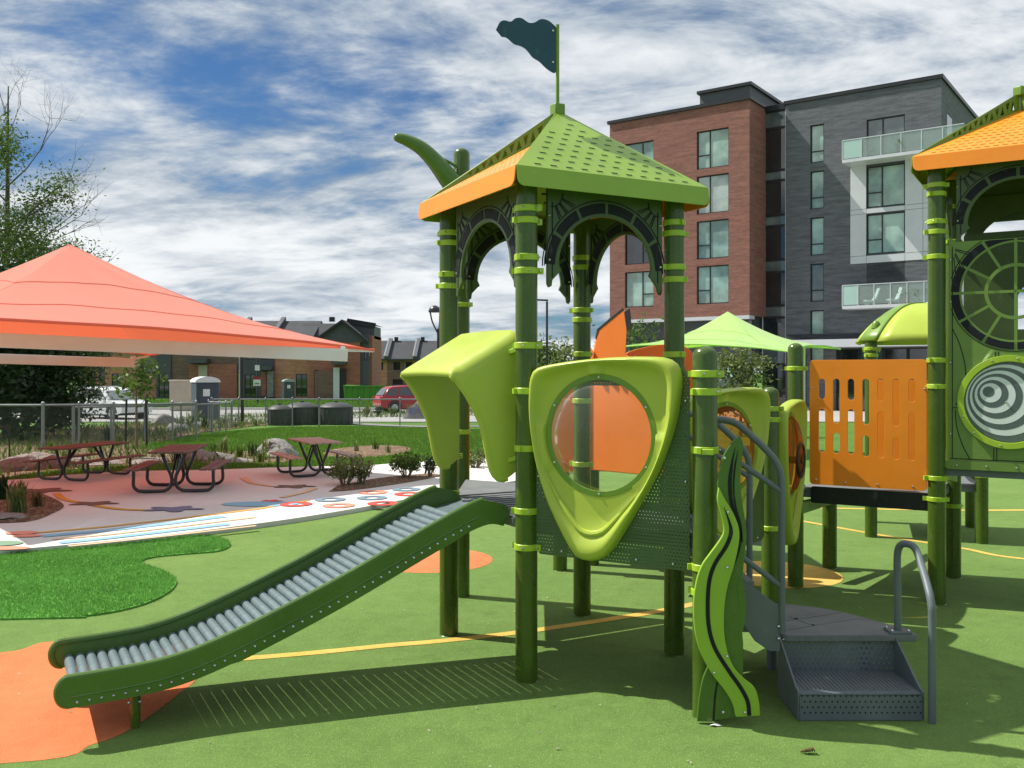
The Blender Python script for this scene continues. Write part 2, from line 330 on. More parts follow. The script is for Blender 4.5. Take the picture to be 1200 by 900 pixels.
# ------------------------------------------------------------------ mesh helpers
class MB:
    def __init__(s): s.v = []; s.f = []; s.m = []; s.mi = 0
    def add(s, vs, fs):
        n = len(s.v); s.v += [tuple(v) for v in vs]
        for f in fs: s.f.append(tuple(n + i for i in f)); s.m.append(s.mi)
    def hexa(s, f, a0, a1, b0, b1, c0, c1):
        vs = [f(a, b, c) for c in (c0, c1) for b in (b0, b1) for a in (a0, a1)]
        s.add(vs, [(0, 2, 3, 1), (4, 5, 7, 6), (0, 1, 5, 4), (1, 3, 7, 5), (3, 2, 6, 7), (2, 0, 4, 6)])
    def box(s, c, d, rz=0.0):
        cc, ss = math.cos(rz), math.sin(rz)
        f = lambda a, b, z: (c[0] + a * cc - b * ss, c[1] + a * ss + b * cc, c[2] + z)
        s.hexa(f, -d[0] / 2, d[0] / 2, -d[1] / 2, d[1] / 2, -d[2] / 2, d[2] / 2)
    def bar(s, p, q, w, h, up=(0, 0, 1)):
        p = Vector(p); q = Vector(q); d = (q - p); L = d.length; d.normalize()
        a = d.cross(Vector(up)).normalized(); b = a.cross(d).normalized()
        s.hexa(lambda x, y, z: p + d * x + a * y + b * z, 0, L, -w / 2, w / 2, -h / 2, h / 2)
    def tube(s, pts, r, n=10, caps=True, closed=False):
        pts = [Vector(p) for p in pts]; k = len(pts)
        rs = r if isinstance(r, (list, tuple)) else [r] * k
        rings = []; prev = None
        for i, p in enumerate(pts):
            if closed: d = pts[(i + 1) % k] - pts[i - 1]
            else: d = pts[min(i + 1, k - 1)] - pts[max(i - 1, 0)]
            d.normalize()
            if prev is None:
                a = d.cross(Vector((0, 0, 1)))
                if a.length < .05: a = d.cross(Vector((1, 0, 0)))
            else: a = prev - d * prev.dot(d)
            a.normalize(); prev = a; b = d.cross(a)
            rings.append([p + (a * math.cos(6.28318 * j / n) + b * math.sin(6.28318 * j / n)) * rs[i] for j in range(n)])
        vs = [v for rg in rings for v in rg]; fs = []
        for i in range(k if closed else k - 1):
            i2 = (i + 1) % k
            for j in range(n): fs.append((i * n + j, i * n + (j + 1) % n, i2 * n + (j + 1) % n, i2 * n + j))
        if caps and not closed: fs.append(tuple(range(n - 1, -1, -1))); fs.append(tuple((k - 1) * n + j for j in range(n)))
        s.add(vs, fs)
    def cyl(s, p, q, r0, r1=None, n=14): s.tube([p, q], [r0, r0 if r1 is None else r1], n)
    def lathe(s, c, prof, n=20, sx=1, sy=1):
        vs = []; fs = []; k = len(prof)
        for r, z in prof:
            for j in range(n): vs.append((c[0] + r * sx * math.cos(6.28318 * j / n), c[1] + r * sy * math.sin(6.28318 * j / n), c[2] + z))
        for i in range(k - 1):
            for j in range(n): fs.append((i * n + j, i * n + (j + 1) % n, (i + 1) * n + (j + 1) % n, (i + 1) * n + j))
        fs.append(tuple(range(n - 1, -1, -1))); fs.append(tuple((k - 1) * n + j for j in range(n)))
        s.add(vs, fs)
    def ball(s, c, r, n=8, m=5):
        s.lathe(c, [(max(1e-4, r[0] * math.sin(math.pi * i / m)) if True else 0, -r[2] * math.cos(math.pi * i / m)) for i in range(m + 1)], n, 1, r[1] / r[0])
    def prism(s, f, poly, t0, t1, holes=()):
        """poly in (a,b); f(a,b,t) -> point; extruded between t0 and t1, with holes"""
        loops = [list(poly)] + [list(h) for h in holes]
        tri = tessellate_polygon([[Vector((a, b, 0)) for a, b in lp] for lp in loops])
        flat = [p for lp in loops for p in lp]; n = len(flat)
        vs = [f(a, b, t0) for a, b in flat] + [f(a, b, t1) for a, b in flat]
        fs = []
        for t in tri:
            (x0, y0), (x1, y1), (x2, y2) = (flat[i] for i in t)
            ar = (x1 - x0) * (y2 - y0) - (x2 - x0) * (y1 - y0)
            if abs(ar) < 1e-12: continue
            t = t if ar > 0 else t[::-1]
            fs.append(tuple(i + n for i in t)); fs.append(tuple(reversed(t)))
        o = 0
        for li, lp in enumerate(loops):
            k = len(lp); ar = sum(lp[i][0] * lp[(i + 1) % k][1] - lp[(i + 1) % k][0] * lp[i][1] for i in range(k))
            ccw = (ar > 0) == (li == 0)
            for i in range(k):
                a, b = o + i, o + (i + 1) % k
                fs.append((a, b, b + n, a + n) if ccw else (b, a, a + n, b + n))
            o += k
        s.add(vs, fs)
    def mesh(s, name, mats, smooth=True, angle=35):
        me = bpy.data.meshes.new(name); me.from_pydata(s.v, [], s.f)
        for m in (mats if isinstance(mats, (list, tuple)) else [mats]): me.materials.append(m)
        if any(s.m): me.polygons.foreach_set('material_index', s.m)
        bm = bmesh.new(); bm.from_mesh(me); bmesh.ops.recalc_face_normals(bm, faces=bm.faces); bm.to_mesh(me); bm.free()
        if smooth:
            me.shade_smooth(); me.set_sharp_from_angle(angle=R(angle))
        me.update(); return me
WM = {}
def link(name, data, parent=None, basis=None, local=False):
    o = bpy.data.objects.new(name, data); COL.objects.link(o)
    basis = basis or Matrix.Identity(4)
    o.matrix_basis = basis
    if parent is not None:
        o.parent = parent
        pw = WM[parent.name]
        o.matrix_parent_inverse = pw.inverted() if not local else Matrix.Identity(4)
        WM[o.name] = basis if not local else pw @ basis
    else: WM[o.name] = basis
    return o
def tag(o, label=None, cat=None, group=None, kind=None):
    for k, v in (('label', label), ('category', cat), ('group', group), ('kind', kind)):
        if v: o[k] = v
    return o
def thing(name, label, cat, loc=(0, 0, 0), group=None):
    o = link(name, None, None, Matrix.Translation(loc)); o.empty_display_size = .1
    return tag(o, label, cat, group)
def obj(name, mb, mats, parent=None, bevel=0.0, smooth=True, angle=35, seg=2, label=None):
    o = link(name, mb.mesh(name, mats, smooth, angle), parent)
    if bevel:
        b = o.modifiers.new('bevel', 'BEVEL'); b.width = bevel; b.segments = seg; b.limit_method = 'ANGLE'; b.angle_limit = R(40); b.harden_normals = False
    if label: o['label'] = label
    return o
def struct(name, mb, mats, parent=None, **k):
    o = obj(name, mb, mats, parent, **k)
    if parent is None: o['kind'] = 'structure'
    return o
def copies(name, me, parent, mlist): return [link(name, me, parent, m) for m in mlist]
def Tm(v): return Matrix.Translation(Vector(v))
def smooth_closed(pts, k=6):
    n = len(pts); out = []
    for i in range(n):
        p0, p1, p2, p3 = (Vector(pts[(i + j) % n]) for j in (-1, 0, 1, 2))
        for j in range(k):
            t = j / k
            q = .5 * ((2 * p1) + (-p0 + p2) * t + (2 * p0 - 5 * p1 + 4 * p2 - p3) * t * t + (-p0 + 3 * p1 - 3 * p2 + p3) * t ** 3)
            out.append(tuple(q))
    return out
def smooth_open(pts, k=6):
    pts = [Vector(p) for p in pts]; e = [2 * pts[0] - pts[1]] + pts + [2 * pts[-1] - pts[-2]]; out = []
    for i in range(1, len(e) - 2):
        p0, p1, p2, p3 = e[i - 1:i + 3]
        for j in range(k):
            t = j / k
            out.append(tuple(.5 * ((2 * p1) + (-p0 + p2) * t + (2 * p0 - 5 * p1 + 4 * p2 - p3) * t * t + (-p0 + 3 * p1 - 3 * p2 + p3) * t ** 3)))
    out.append(tuple(pts[-1])); return out
def circ(c, r, n=40, r2=None, a0=0): return [(c[0] + r * math.cos(a0 + 6.283185 * i / n), c[1] + (r2 or r) * math.sin(a0 + 6.283185 * i / n)) for i in range(n)]
def interp(x, xs, ys): return float(np.interp(x, xs, ys))
def gz(y): return interp(y, [18, 46, 150], [0, -.6, -1.4])
def GP(px, py, z=None):
    """the ground point that a line of sight meets (terrain or the level z)"""
    rx, rz = (px - 600) / FPX, (HORIZ - py) / FPX
    if z is not None: d = (z - CAM_H) / rz; return (rx * d, d)
    d = 10.0
    for _ in range(60): d = (gz(d) - CAM_H) / rz if rz < 0 else 400
    return (rx * d, d)
def vplane(P, ang):
    c, s = math.cos(R(ang)), math.sin(R(ang))
    return lambda u, z, t: (P[0] + u * c + t * s, P[1] + u * s - t * c, z)     # t: towards the viewer's side
def mv(P, ang, l): return (P[0] + l * math.cos(R(ang)), P[1] + l * math.sin(R(ang)))

# ================================================================== SETTING: ground
def clip_y(poly, ya, yb):
    def cl(poly, y0, keep_above):
        out = []
        for i in range(len(poly)):
            a, b = poly[i], poly[(i + 1) % len(poly)]
            ia = (a[1] >= y0) == keep_above or a[1] == y0; ib = (b[1] >= y0) == keep_above or b[1] == y0
            if ia: out.append(a)
            if ia != ib:
                t = (y0 - a[1]) / (b[1] - a[1]); out.append((a[0] + t * (b[0] - a[0]), y0))
        return out
    p = cl(poly, ya, True)
    return cl(p, yb, False) if len(p) > 2 else []
def sheet(name, poly, off, m, thick=0.0, parent=None, kind='structure'):
    mb = MB()
    if thick: mb.prism(lambda a, b, t: (a, b, t), poly, off - thick, off)
    else:
        for ya, yb in ((-60, 18), (18, 46), (46, 150), (150, 4000)):
            q = clip_y(poly, ya, yb)
            if len(q) < 3: continue
            for t in tessellate_polygon([[Vector((a, b, 0)) for a, b in q]]):
                mb.add([(q[i][0], q[i][1], gz(q[i][1]) + off) for i in t], [(0, 1, 2)])
    o = obj(name, mb, m, parent, smooth=False)
    if kind and parent is None: o['kind'] = kind
    return o
def gpx(*pp): return [GP(*p) for p in pp]

mb = MB(); xs = [-1500, -200, -60, -20, 20, 60, 200, 1500]; ys = [-60, 18, 46, 150, 600, 2500]
for i in range(len(xs)):
    for y in ys: mb.v.append((xs[i], y, gz(y) - .05))
ny = len(ys)
for i in range(len(xs) - 1):
    for j in range(ny - 1): mb.f.append((i * ny + j, (i + 1) * ny + j, (i + 1) * ny + j + 1, i * ny + j + 1)); mb.m.append(0)
struct('ground', mb, grass_g, smooth=False)

edge = smooth_open([(-9, 6.6), (-6.6, 7.9)] + gpx((0, 652), (150, 638), (250, 626), (350, 612), (443, 596), (520, 581), (600, 568)) + [(1.2, 16.4), (2.2, 17.2)], 5)
rub_poly = edge + [(14, 17.2), (22, 12), (22, -8), (-14, -8), (-14, 5)]
sheet('rubber_play_surface', rub_poly, 0.0, rubber, .04)
patio_far = [(-1.0, 18.6)] + smooth_open(gpx((430, 549), (330, 551), (250, 554), (150, 556), (70, 561), (0, 567)) + [(-11, 13.6), (-15, 13.0)], 4)
patio_poly = edge + [(2.2, 18.6)] + patio_far + [(-16, 9), (-12, 6.3)]
sheet('concrete_patio', patio_poly, .055, conc, .09)
orange_l = smooth_open(gpx((275, 757), (190, 752), (60, 752), (0, 765)) + [(-4.2, 5.7), (-5, 5), (-4.6, 4.0)] + gpx((0, 895), (110, 872), (160, 850), (222, 804)), 6)
sheet('orange_rubber_circle', orange_l, .0015, rub_o)
sheet('orange_rubber_spot', circ(GP(505, 656), .58, 36), .0015, rub_o)
def ribbon(pts, w):
    pts = [Vector(p) for p in pts]; L = []; Rr = []
    for i, p in enumerate(pts):
        d = (pts[min(i + 1, len(pts) - 1)] - pts[max(i - 1, 0)]).normalized(); n = Vector((-d.y, d.x))
        L.append(tuple(p + n * w / 2)); Rr.append(tuple(p - n * w / 2))
    return L + Rr[::-1]
sheet('yellow_ground_stripe', ribbon(smooth_open(gpx((272, 773), (370, 765), (450, 757), (520, 751), (610, 741), (700, 728), (790, 713), (860, 696)), 6), .085), .0025, rub_y)
sheet('yellow_ground_stripe', ribbon(smooth_open(gpx((915, 606), (980, 618), (1060, 632), (1130, 643), (1200, 655)) + [(6.2, 8.2)], 6), .075), .0025, rub_y)
sheet('yellow_ground_stripe', ribbon(smooth_open([(3.4, 12.2), (6, 11.9), (9, 12.2)], 5), .09), .0025, rub_y)
sheet('yellow_rubber_spot', circ((2.32, 8.15), .55, 30), .003, rub_y)
# turf patch: real blades on a thin backing
turf_poly = smooth_open([(-9, 6.2)] + gpx((0, 727), (100, 723), (160, 712), (195, 697), (207, 683), (195, 672), (172, 664), (166, 659), (180, 654), (220, 650), (255, 647), (270, 640), (262, 633), (235, 629), (150, 637.5), (60, 644), (0, 651)), 5) + [(-7, 7.9), (-9, 7)]
sheet('turf_backing', turf_poly, .014, turf_b, .014)

def in_poly(pts, poly):
    x, y = pts[:, 0], pts[:, 1]; ins = np.zeros(len(pts), bool); n = len(poly)
    for i in range(n):
        x0, y0 = poly[i]; x1, y1 = poly[(i + 1) % n]
        if y0 == y1: continue
        c = ((y0 > y) != (y1 > y)) & (x < (x1 - x0) * (y - y0) / (y1 - y0) + x0); ins ^= c
    return ins
def blades(name, poly, n, h, w, base, m, seed=1, lean=.5, label=None, cat='grass', excl=()):
    rng = np.random.default_rng(seed); P = np.array(poly); lo, hi = P.min(0), P.max(0)
    pts = rng.uniform(lo, hi, (n, 2)); k = in_poly(pts, poly)
    for e in excl: k &= ~in_poly(pts, e)
    pts = pts[k]; n = len(pts)
    z = np.interp(pts[:, 1], [18, 46, 150], [0, -.6, -1.4]) + base
    a = rng.uniform(0, 6.283, n); hh = h * rng.uniform(.55, 1.25, n); b = rng.uniform(0, 6.283, n); ln = hh * lean * rng.uniform(0, 1, n)
    v = np.zeros((n, 3, 3)); dx, dy = np.cos(a) * w / 2, np.sin(a) * w / 2
    v[:, 0] = np.stack([pts[:, 0] - dx, pts[:, 1] - dy, z], 1); v[:, 1] = np.stack([pts[:, 0] + dx, pts[:, 1] + dy, z], 1)
    v[:, 2] = np.stack([pts[:, 0] + np.cos(b) * ln, pts[:, 1] + np.sin(b) * ln, z + hh], 1)
    o = tris(name, v.reshape(-1, 3), m); tag(o, label, cat, None, 'stuff'); return o
def tris(name, v, m, per=3, parent=None):
    n = len(v) // per; me = bpy.data.meshes.new(name)
    me.vertices.add(len(v)); me.vertices.foreach_set('co', np.ascontiguousarray(v, dtype=np.float32).ravel())
    me.loops.add(len(v)); me.loops.foreach_set('vertex_index', np.arange(len(v), dtype=np.int32))
    me.polygons.add(n); me.polygons.foreach_set('loop_start', np.arange(0, len(v), per, dtype=np.int32))
    me.materials.append(m); me.update(); me.validate()
    return link(name, me, parent)
blades('artificial_turf_grass', turf_poly, 190000, .026, .010, .012, turf_l, 3, .9, 'bright green artificial turf patch with wavy edge beside the slide')

# beds, lawns, paths and the road behind
bed_far = gpx((0, 560), (40, 552), (120, 545), (220, 541), (330, 541), (352, 534), (320, 527), (215, 528), (150, 524), (196, 514), (240, 505), (300, 498), (360, 493), (440, 489), (560, 487), (560, 480), (400, 483), (285, 485), (200, 492), (100, 500), (0, 508))
sheet('planting_bed', bed_far, -.03, mulch)
bed_round = [(p[0], p[1]) for p in circ(GP(432, 527), 1.0, 26, 2.4)]
sheet('planting_bed', bed_round, -.028, mulch)
bed_near = smooth_open([(-8.0, 10.6)] + gpx((0, 576.5), (30, 578.5), (58, 587), (75, 598), (60, 608), (38, 616), (0, 619)) + [(-7.4, 10.2)], 4)
sheet('planting_bed', bed_near, .062, mulch)
bed_path = smooth_open(gpx((385, 581), (415, 579), (470, 571), (515, 562), (500, 559), (440, 565), (395, 574)), 3)
sheet('planting_bed', bed_path, .060, mulch)
walk = smooth_open(gpx((250, 486), (330, 489), (420, 496), (500, 499), (600, 499)) + [(5, 31)], 4)
sheet('grey_footpath', ribbon(walk, 1.1), -.02, asph)
sheet('parking_road', [(-60, 44), (30, 44), (30, 62), (-60, 62)], -.02, road_m)
mb = MB(); mb.hexa(lambda a, b, c: (a, b, gz(b) + c), -60, 30, 62, 62.3, -.05, .12); struct('kerb', mb, conc, smooth=False)

blades('bed_ground_cover', bed_far, 15000, .16, .04, -.03, leaf_c, 8, .9, 'loose pale green ground cover among the stones in the planting bed', cat='ground cover')
blades('bed_undergrowth', bed_far, 4000, .26, .06, -.03, leaf_a, 9, .9, 'darker green undergrowth scattered through the planting bed', cat='ground cover')
lawn_poly = gpx((0, 566), (100, 558), (250, 553), (330, 550), (430, 548), (560, 543), (600, 540)) + gpx((600, 503), (480, 501), (420, 499), (330, 500), (240, 507), (190, 517), (0, 530))
blades('lawn_grass', lawn_poly, 150000, .075, .028, -.05, lawn_l, 5, .8, 'mown green lawn behind the picnic patio', excl=(bed_far, bed_round))
verge = [(-45, 62.5), (25, 62.5), (25, 84), (-45, 84)]
blades('verge_grass', verge, 30000, .35, .2, -.05, lawn_l, 6, .5, 'long green grass on the verge in front of the houses')

# painted games on the patio
Z0 = .060
def patch(name, poly, off, m, label, cat='ground marking', group=None):
    o = sheet(name, poly, off, m, kind=None); return tag(o, label, cat, group)
for i, (pts, w, m, lb) in enumerate((
    ([(45, 624), (120, 617.5), (200, 608.5), (300, 596.5), (362, 586)], .085, pyel, 'long ochre painted line along the edge of the shaded patio'),
    ([(50, 628), (120, 622), (200, 613), (262, 605)], .16, pblue, 'pale blue painted stripe next to the ochre line'),
    ([(62, 632), (130, 626), (200, 618), (300, 606)], .07, ppeach, 'upper peach painted stripe on the white path'),
    ([(70, 636), (130, 630), (200, 622), (268, 614)], .14, pblue, 'lower pale blue painted stripe on the white path'),
    ([(80, 640), (140, 634), (200, 627.5), (300, 616)], .06, ppeach, 'lower peach painted stripe nearest the turf edge'))):
    patch('painted_stripe', ribbon([GP(x, y, Z0) for x, y in pts], w), Z0 + .0005 * i, m, lb)
for i, (x, y, m, lb) in enumerate((
    (347, 591, pred, 'red hopscotch oval nearest the stripes'), (387, 585.5, pteal, 'slate blue hopscotch oval left of the shrub bed'),
    (397, 592.5, psalm, 'salmon hopscotch oval below the first slate one'), (437, 577, psalm, 'salmon hopscotch oval beside the shrub bed'),
    (436, 583.5, pteal, 'slate blue hopscotch oval in the middle of the path'), (449, 590, pred, 'red hopscotch oval just behind the slide rail'),
    (476, 573.5, pteal, 'slate blue hopscotch oval farthest along the path'), (479, 579, pred, 'red hopscotch oval beside the slide top'))):
    c = GP(x, y, Z0); mb = MB()
    mb.prism(lambda a, b, t: (a, b, t), circ(c, .205, 30), Z0 + .001, Z0 + .005, [circ(c, .10, 20)])
    o = obj('hopscotch_oval', mb, m, smooth=False); tag(o, lb + ' on the path', 'ground marking', 'hopscotch ovals on the path')
def flower(c, r, k=5): return [(c[0] + r * (1 + .33 * math.cos(k * a)) * math.cos(a) * 1.5, c[1] + r * (1 + .33 * math.cos(k * a)) * math.sin(a)) for a in [6.283 * i / 40 for i in range(40)]]
for x, y, m, r, lb in ((110, 590, pbrown, .34, 'dark brown painted flower on the pink patio near the mulch island'), (203, 596.5, pnavy, .40, 'navy painted flower in front of the middle picnic table'),
                       (318, 587, pred, .16, 'red painted flower near the ochre line'), (345, 570, pbrown, .34, 'brown painted flower below the far picnic table'), (45, 575, pbrown, .5, 'brown painted flower beside the mulch island')):
    patch('painted_flower', flower(GP(x, y, Z0), r * .5), Z0 + .004, m, lb)
patch('painted_puddle', circ(GP(305, 590.5, Z0), .5, 24, .22), Z0 + .002, pblue, 'blue painted oval under the red flower on the patio')
for pts, lb in (([(66, 578), (75, 585), (100, 590), (135, 596), (175, 598)], 'orange painted arc beside the mulch island'), ([(285, 560), (296, 566), (322, 570)], 'short orange painted arc behind the middle table'), ([(330, 583), (356, 577), (370, 572)], 'orange painted arc leading to the red flower')):
    patch('painted_arc', ribbon(smooth_open([GP(x, y, Z0) for x, y in pts], 5), .10), Z0 + .003, pyel if 'mulch' in lb else ppeach, lb)
for x, y, rx, ry, m, lb in ((26, 624.5, .17, .11, psalm, 'upper salmon painted oval at the shade edge'), (32, 628, .15, .08, psalm, 'lower salmon painted oval at the shade edge'), (0, 637, .22, .14, pgreen, 'sage green painted oval on the white path'), (6, 642.5, .24, .09, psalm, 'salmon painted oval beside the turf')):
    patch('painted_oval', circ(GP(x, y, Z0), rx, 22, ry), Z0 + .004, m, lb)

# ================================================================== PLAY STRUCTURE
L = 1.067
A = (.083, 5.344); B = mv(A, 118.5, L); C = mv(A, 28.5, L); D = mv(B, 28.5, L); Fp = mv(A, -31.5, L); Ep = mv(B, 88.5, L)
I = (3.25, 7.118); K = mv(I, -31.5, L); I2 = mv(I, 58.5, L); K2 = mv(K, 58.5, L); Hp = mv(I, 148.5, L); Gp = (1.91, 6.88)
PR = .0635
mb = MB(); mb.ball((0, 0, 0), (.0085, .0085, .0085), 8, 4); BOLT = mb.mesh('bolt', steel)
def band_mesh(wide=False):
    mb = MB(); r = PR + .006
    mb.lathe((0, 0, 0), [(PR - .002, -.017), (r - .001, -.0185), (r + .002, -.015), (r + .002, .015), (r - .001, .0185), (PR - .002, .017)], 22)
    mb.box((r + .012, 0, 0), (.035, .022, .034)); mb.box((-r - .008, 0, 0), (.022, .02, .03))
    mb.mi = 1; mb.ball((r + .012, -.013, 0), (.008, .008, .008), 6, 4); mb.ball((.02, -r - .003, 0), (.0075,) * 3, 6, 4)
    return mb.mesh('band', [limeband, steel])
BAND = band_mesh()
def post(parent, P, top, bands=(), dome=False, label=None, rot=None):
    mb = MB(); prof = [(PR + .004, -.03), (PR + .004, .0), (PR, .003), (PR, top - (PR * .8 if dome else 0))]
    if dome: prof += [(PR * math.cos(a), top - PR * .8 + PR * .8 * math.sin(a)) for a in (.3, .6, .9, 1.2, 1.45)]
    mb.lathe((P[0], P[1], 0), prof, 26)
    o = obj('post', mb, postg, parent, label=label)
    for i, z in enumerate(bands):
        a = (rot if rot is not None else -31.5) + (0, 60, 90, 30)[i % 4]
        link('band', BAND, o, Tm((P[0], P[1], z)) @ Matrix.Rotation(R(a), 4, 'Z'))
    return o
def bolts(parent, f, pts): copies('bolt', BOLT, parent, [Tm(f(u, z, t)) for u, z, t in pts])

# ---- arch panel in the plane from P along ang (u), legs ending at zb
def arch_panel(parent, P, ang, zb, deco=True):
    f = vplane(P, ang); u0, u1 = .135, L - .105; uc = (u0 + u1) / 2; hw = (u1 - u0) / 2
    zs = zb + .135; a, b = .335, .305
    arch = [(uc + a * math.cos(t), zs + b * math.sin(t)) for t in [math.pi * i / 24 for i in range(25)]]     # right to left
    right = [(u1, zb + .60), (u1, zb + .02), (u1 - .012, zb), (u1 - .03, zb + .01), (u1 - .035, zb + .045), (u1 - .075, zb + .085), (u1 - .095, zb + .10)]
    left = [(2 * uc - u, z) for u, z in right][::-1]
    poly = right + [p for p in arch] + left
    mb = MB(); mb.prism(f, poly, -.010, .010); pn = obj('arch_panel', mb, panelg, parent, bevel=.003)
    if not deco: return pn
    for s in (1, -1):
        t0, t1 = (.0102, .0135) if s > 0 else (-.0135, -.0102)
        ao, bo, ai, bi = .420, .395, .365, .335
        seg = 6
        for k in range(seg):
            x0 = math.pi * (k + .06) / seg; x1 = math.pi * (k + .94) / seg
            o_ = [(uc + ao * math.cos(x0 + (x1 - x0) * i / 6), zs - .01 + bo * math.sin(x0 + (x1 - x0) * i / 6)) for i in range(7)]
            i_ = [(uc + ai * math.cos(x0 + (x1 - x0) * i / 6), zs - .01 + bi * math.sin(x0 + (x1 - x0) * i / 6)) for i in range(7)]
            mb = MB(); mb.prism(f, o_ + i_[::-1], t0, t1); obj('inlay_segment', mb, inlay, pn, smooth=False)
        mb = MB()
        def line(p, q, w=.0045):
            d = Vector((q[0] - p[0], q[1] - p[1])).normalized(); n = (-d.y * w, d.x * w)
            mb.prism(f, [(p[0] + n[0], p[1] + n[1]), (p[0] - n[0], p[1] - n[1]), (q[0] - n[0], q[1] - n[1]), (q[0] + n[0], q[1] + n[1])], t0, t1 - .001 * s)
        for sd in (1, -1):
            cx_ = u1 - .02 if sd > 0 else u0 + .02; cz = zb + .555
            for aa in (22, 27, 43, 48, 64, 69):
                dx, dz = -sd * math.sin(R(aa)), -math.cos(R(aa))
                r0 = .085; r1 = r0
                while r1 < .36:
                    x, z = cx_ + dx * r1, cz + dz * r1
                    if ((x - uc) / (ao + .02)) ** 2 + ((z - zs) / (bo + .02)) ** 2 < 1: break
                    r1 += .008
                line((cx_ + dx * r0, cz + dz * r0), (cx_ + dx * r1, cz + dz * r1), .003)
            arc = [(cx_ - sd * .085 * math.sin(R(q)), cz - .085 * math.cos(R(q))) for q in range(0, 91, 15)]
            for p, q in zip(arc, arc[1:]): line(p, q, .003)
            line((cx_ - sd * .012, zb + .06), (cx_ - sd * .012, zb + .50), .003)
        oarc = [(uc + (ao + .016) * math.cos(t), zs - .01 + (bo + .016) * math.sin(t)) for t in [math.pi * i / 28 for i in range(29)]]
        for p, q in zip(oarc, oarc[1:]): line(p, q, .003)
        obj('inlay_line', mb, inlay, pn, smooth=False)
    bolts(pn, f, [(u0 + .012, zb + .42, .011), (u0 + .012, zb + .16, .011), (u1 - .012, zb + .42, .011), (u1 - .012, zb + .16, .011)])
    return pn

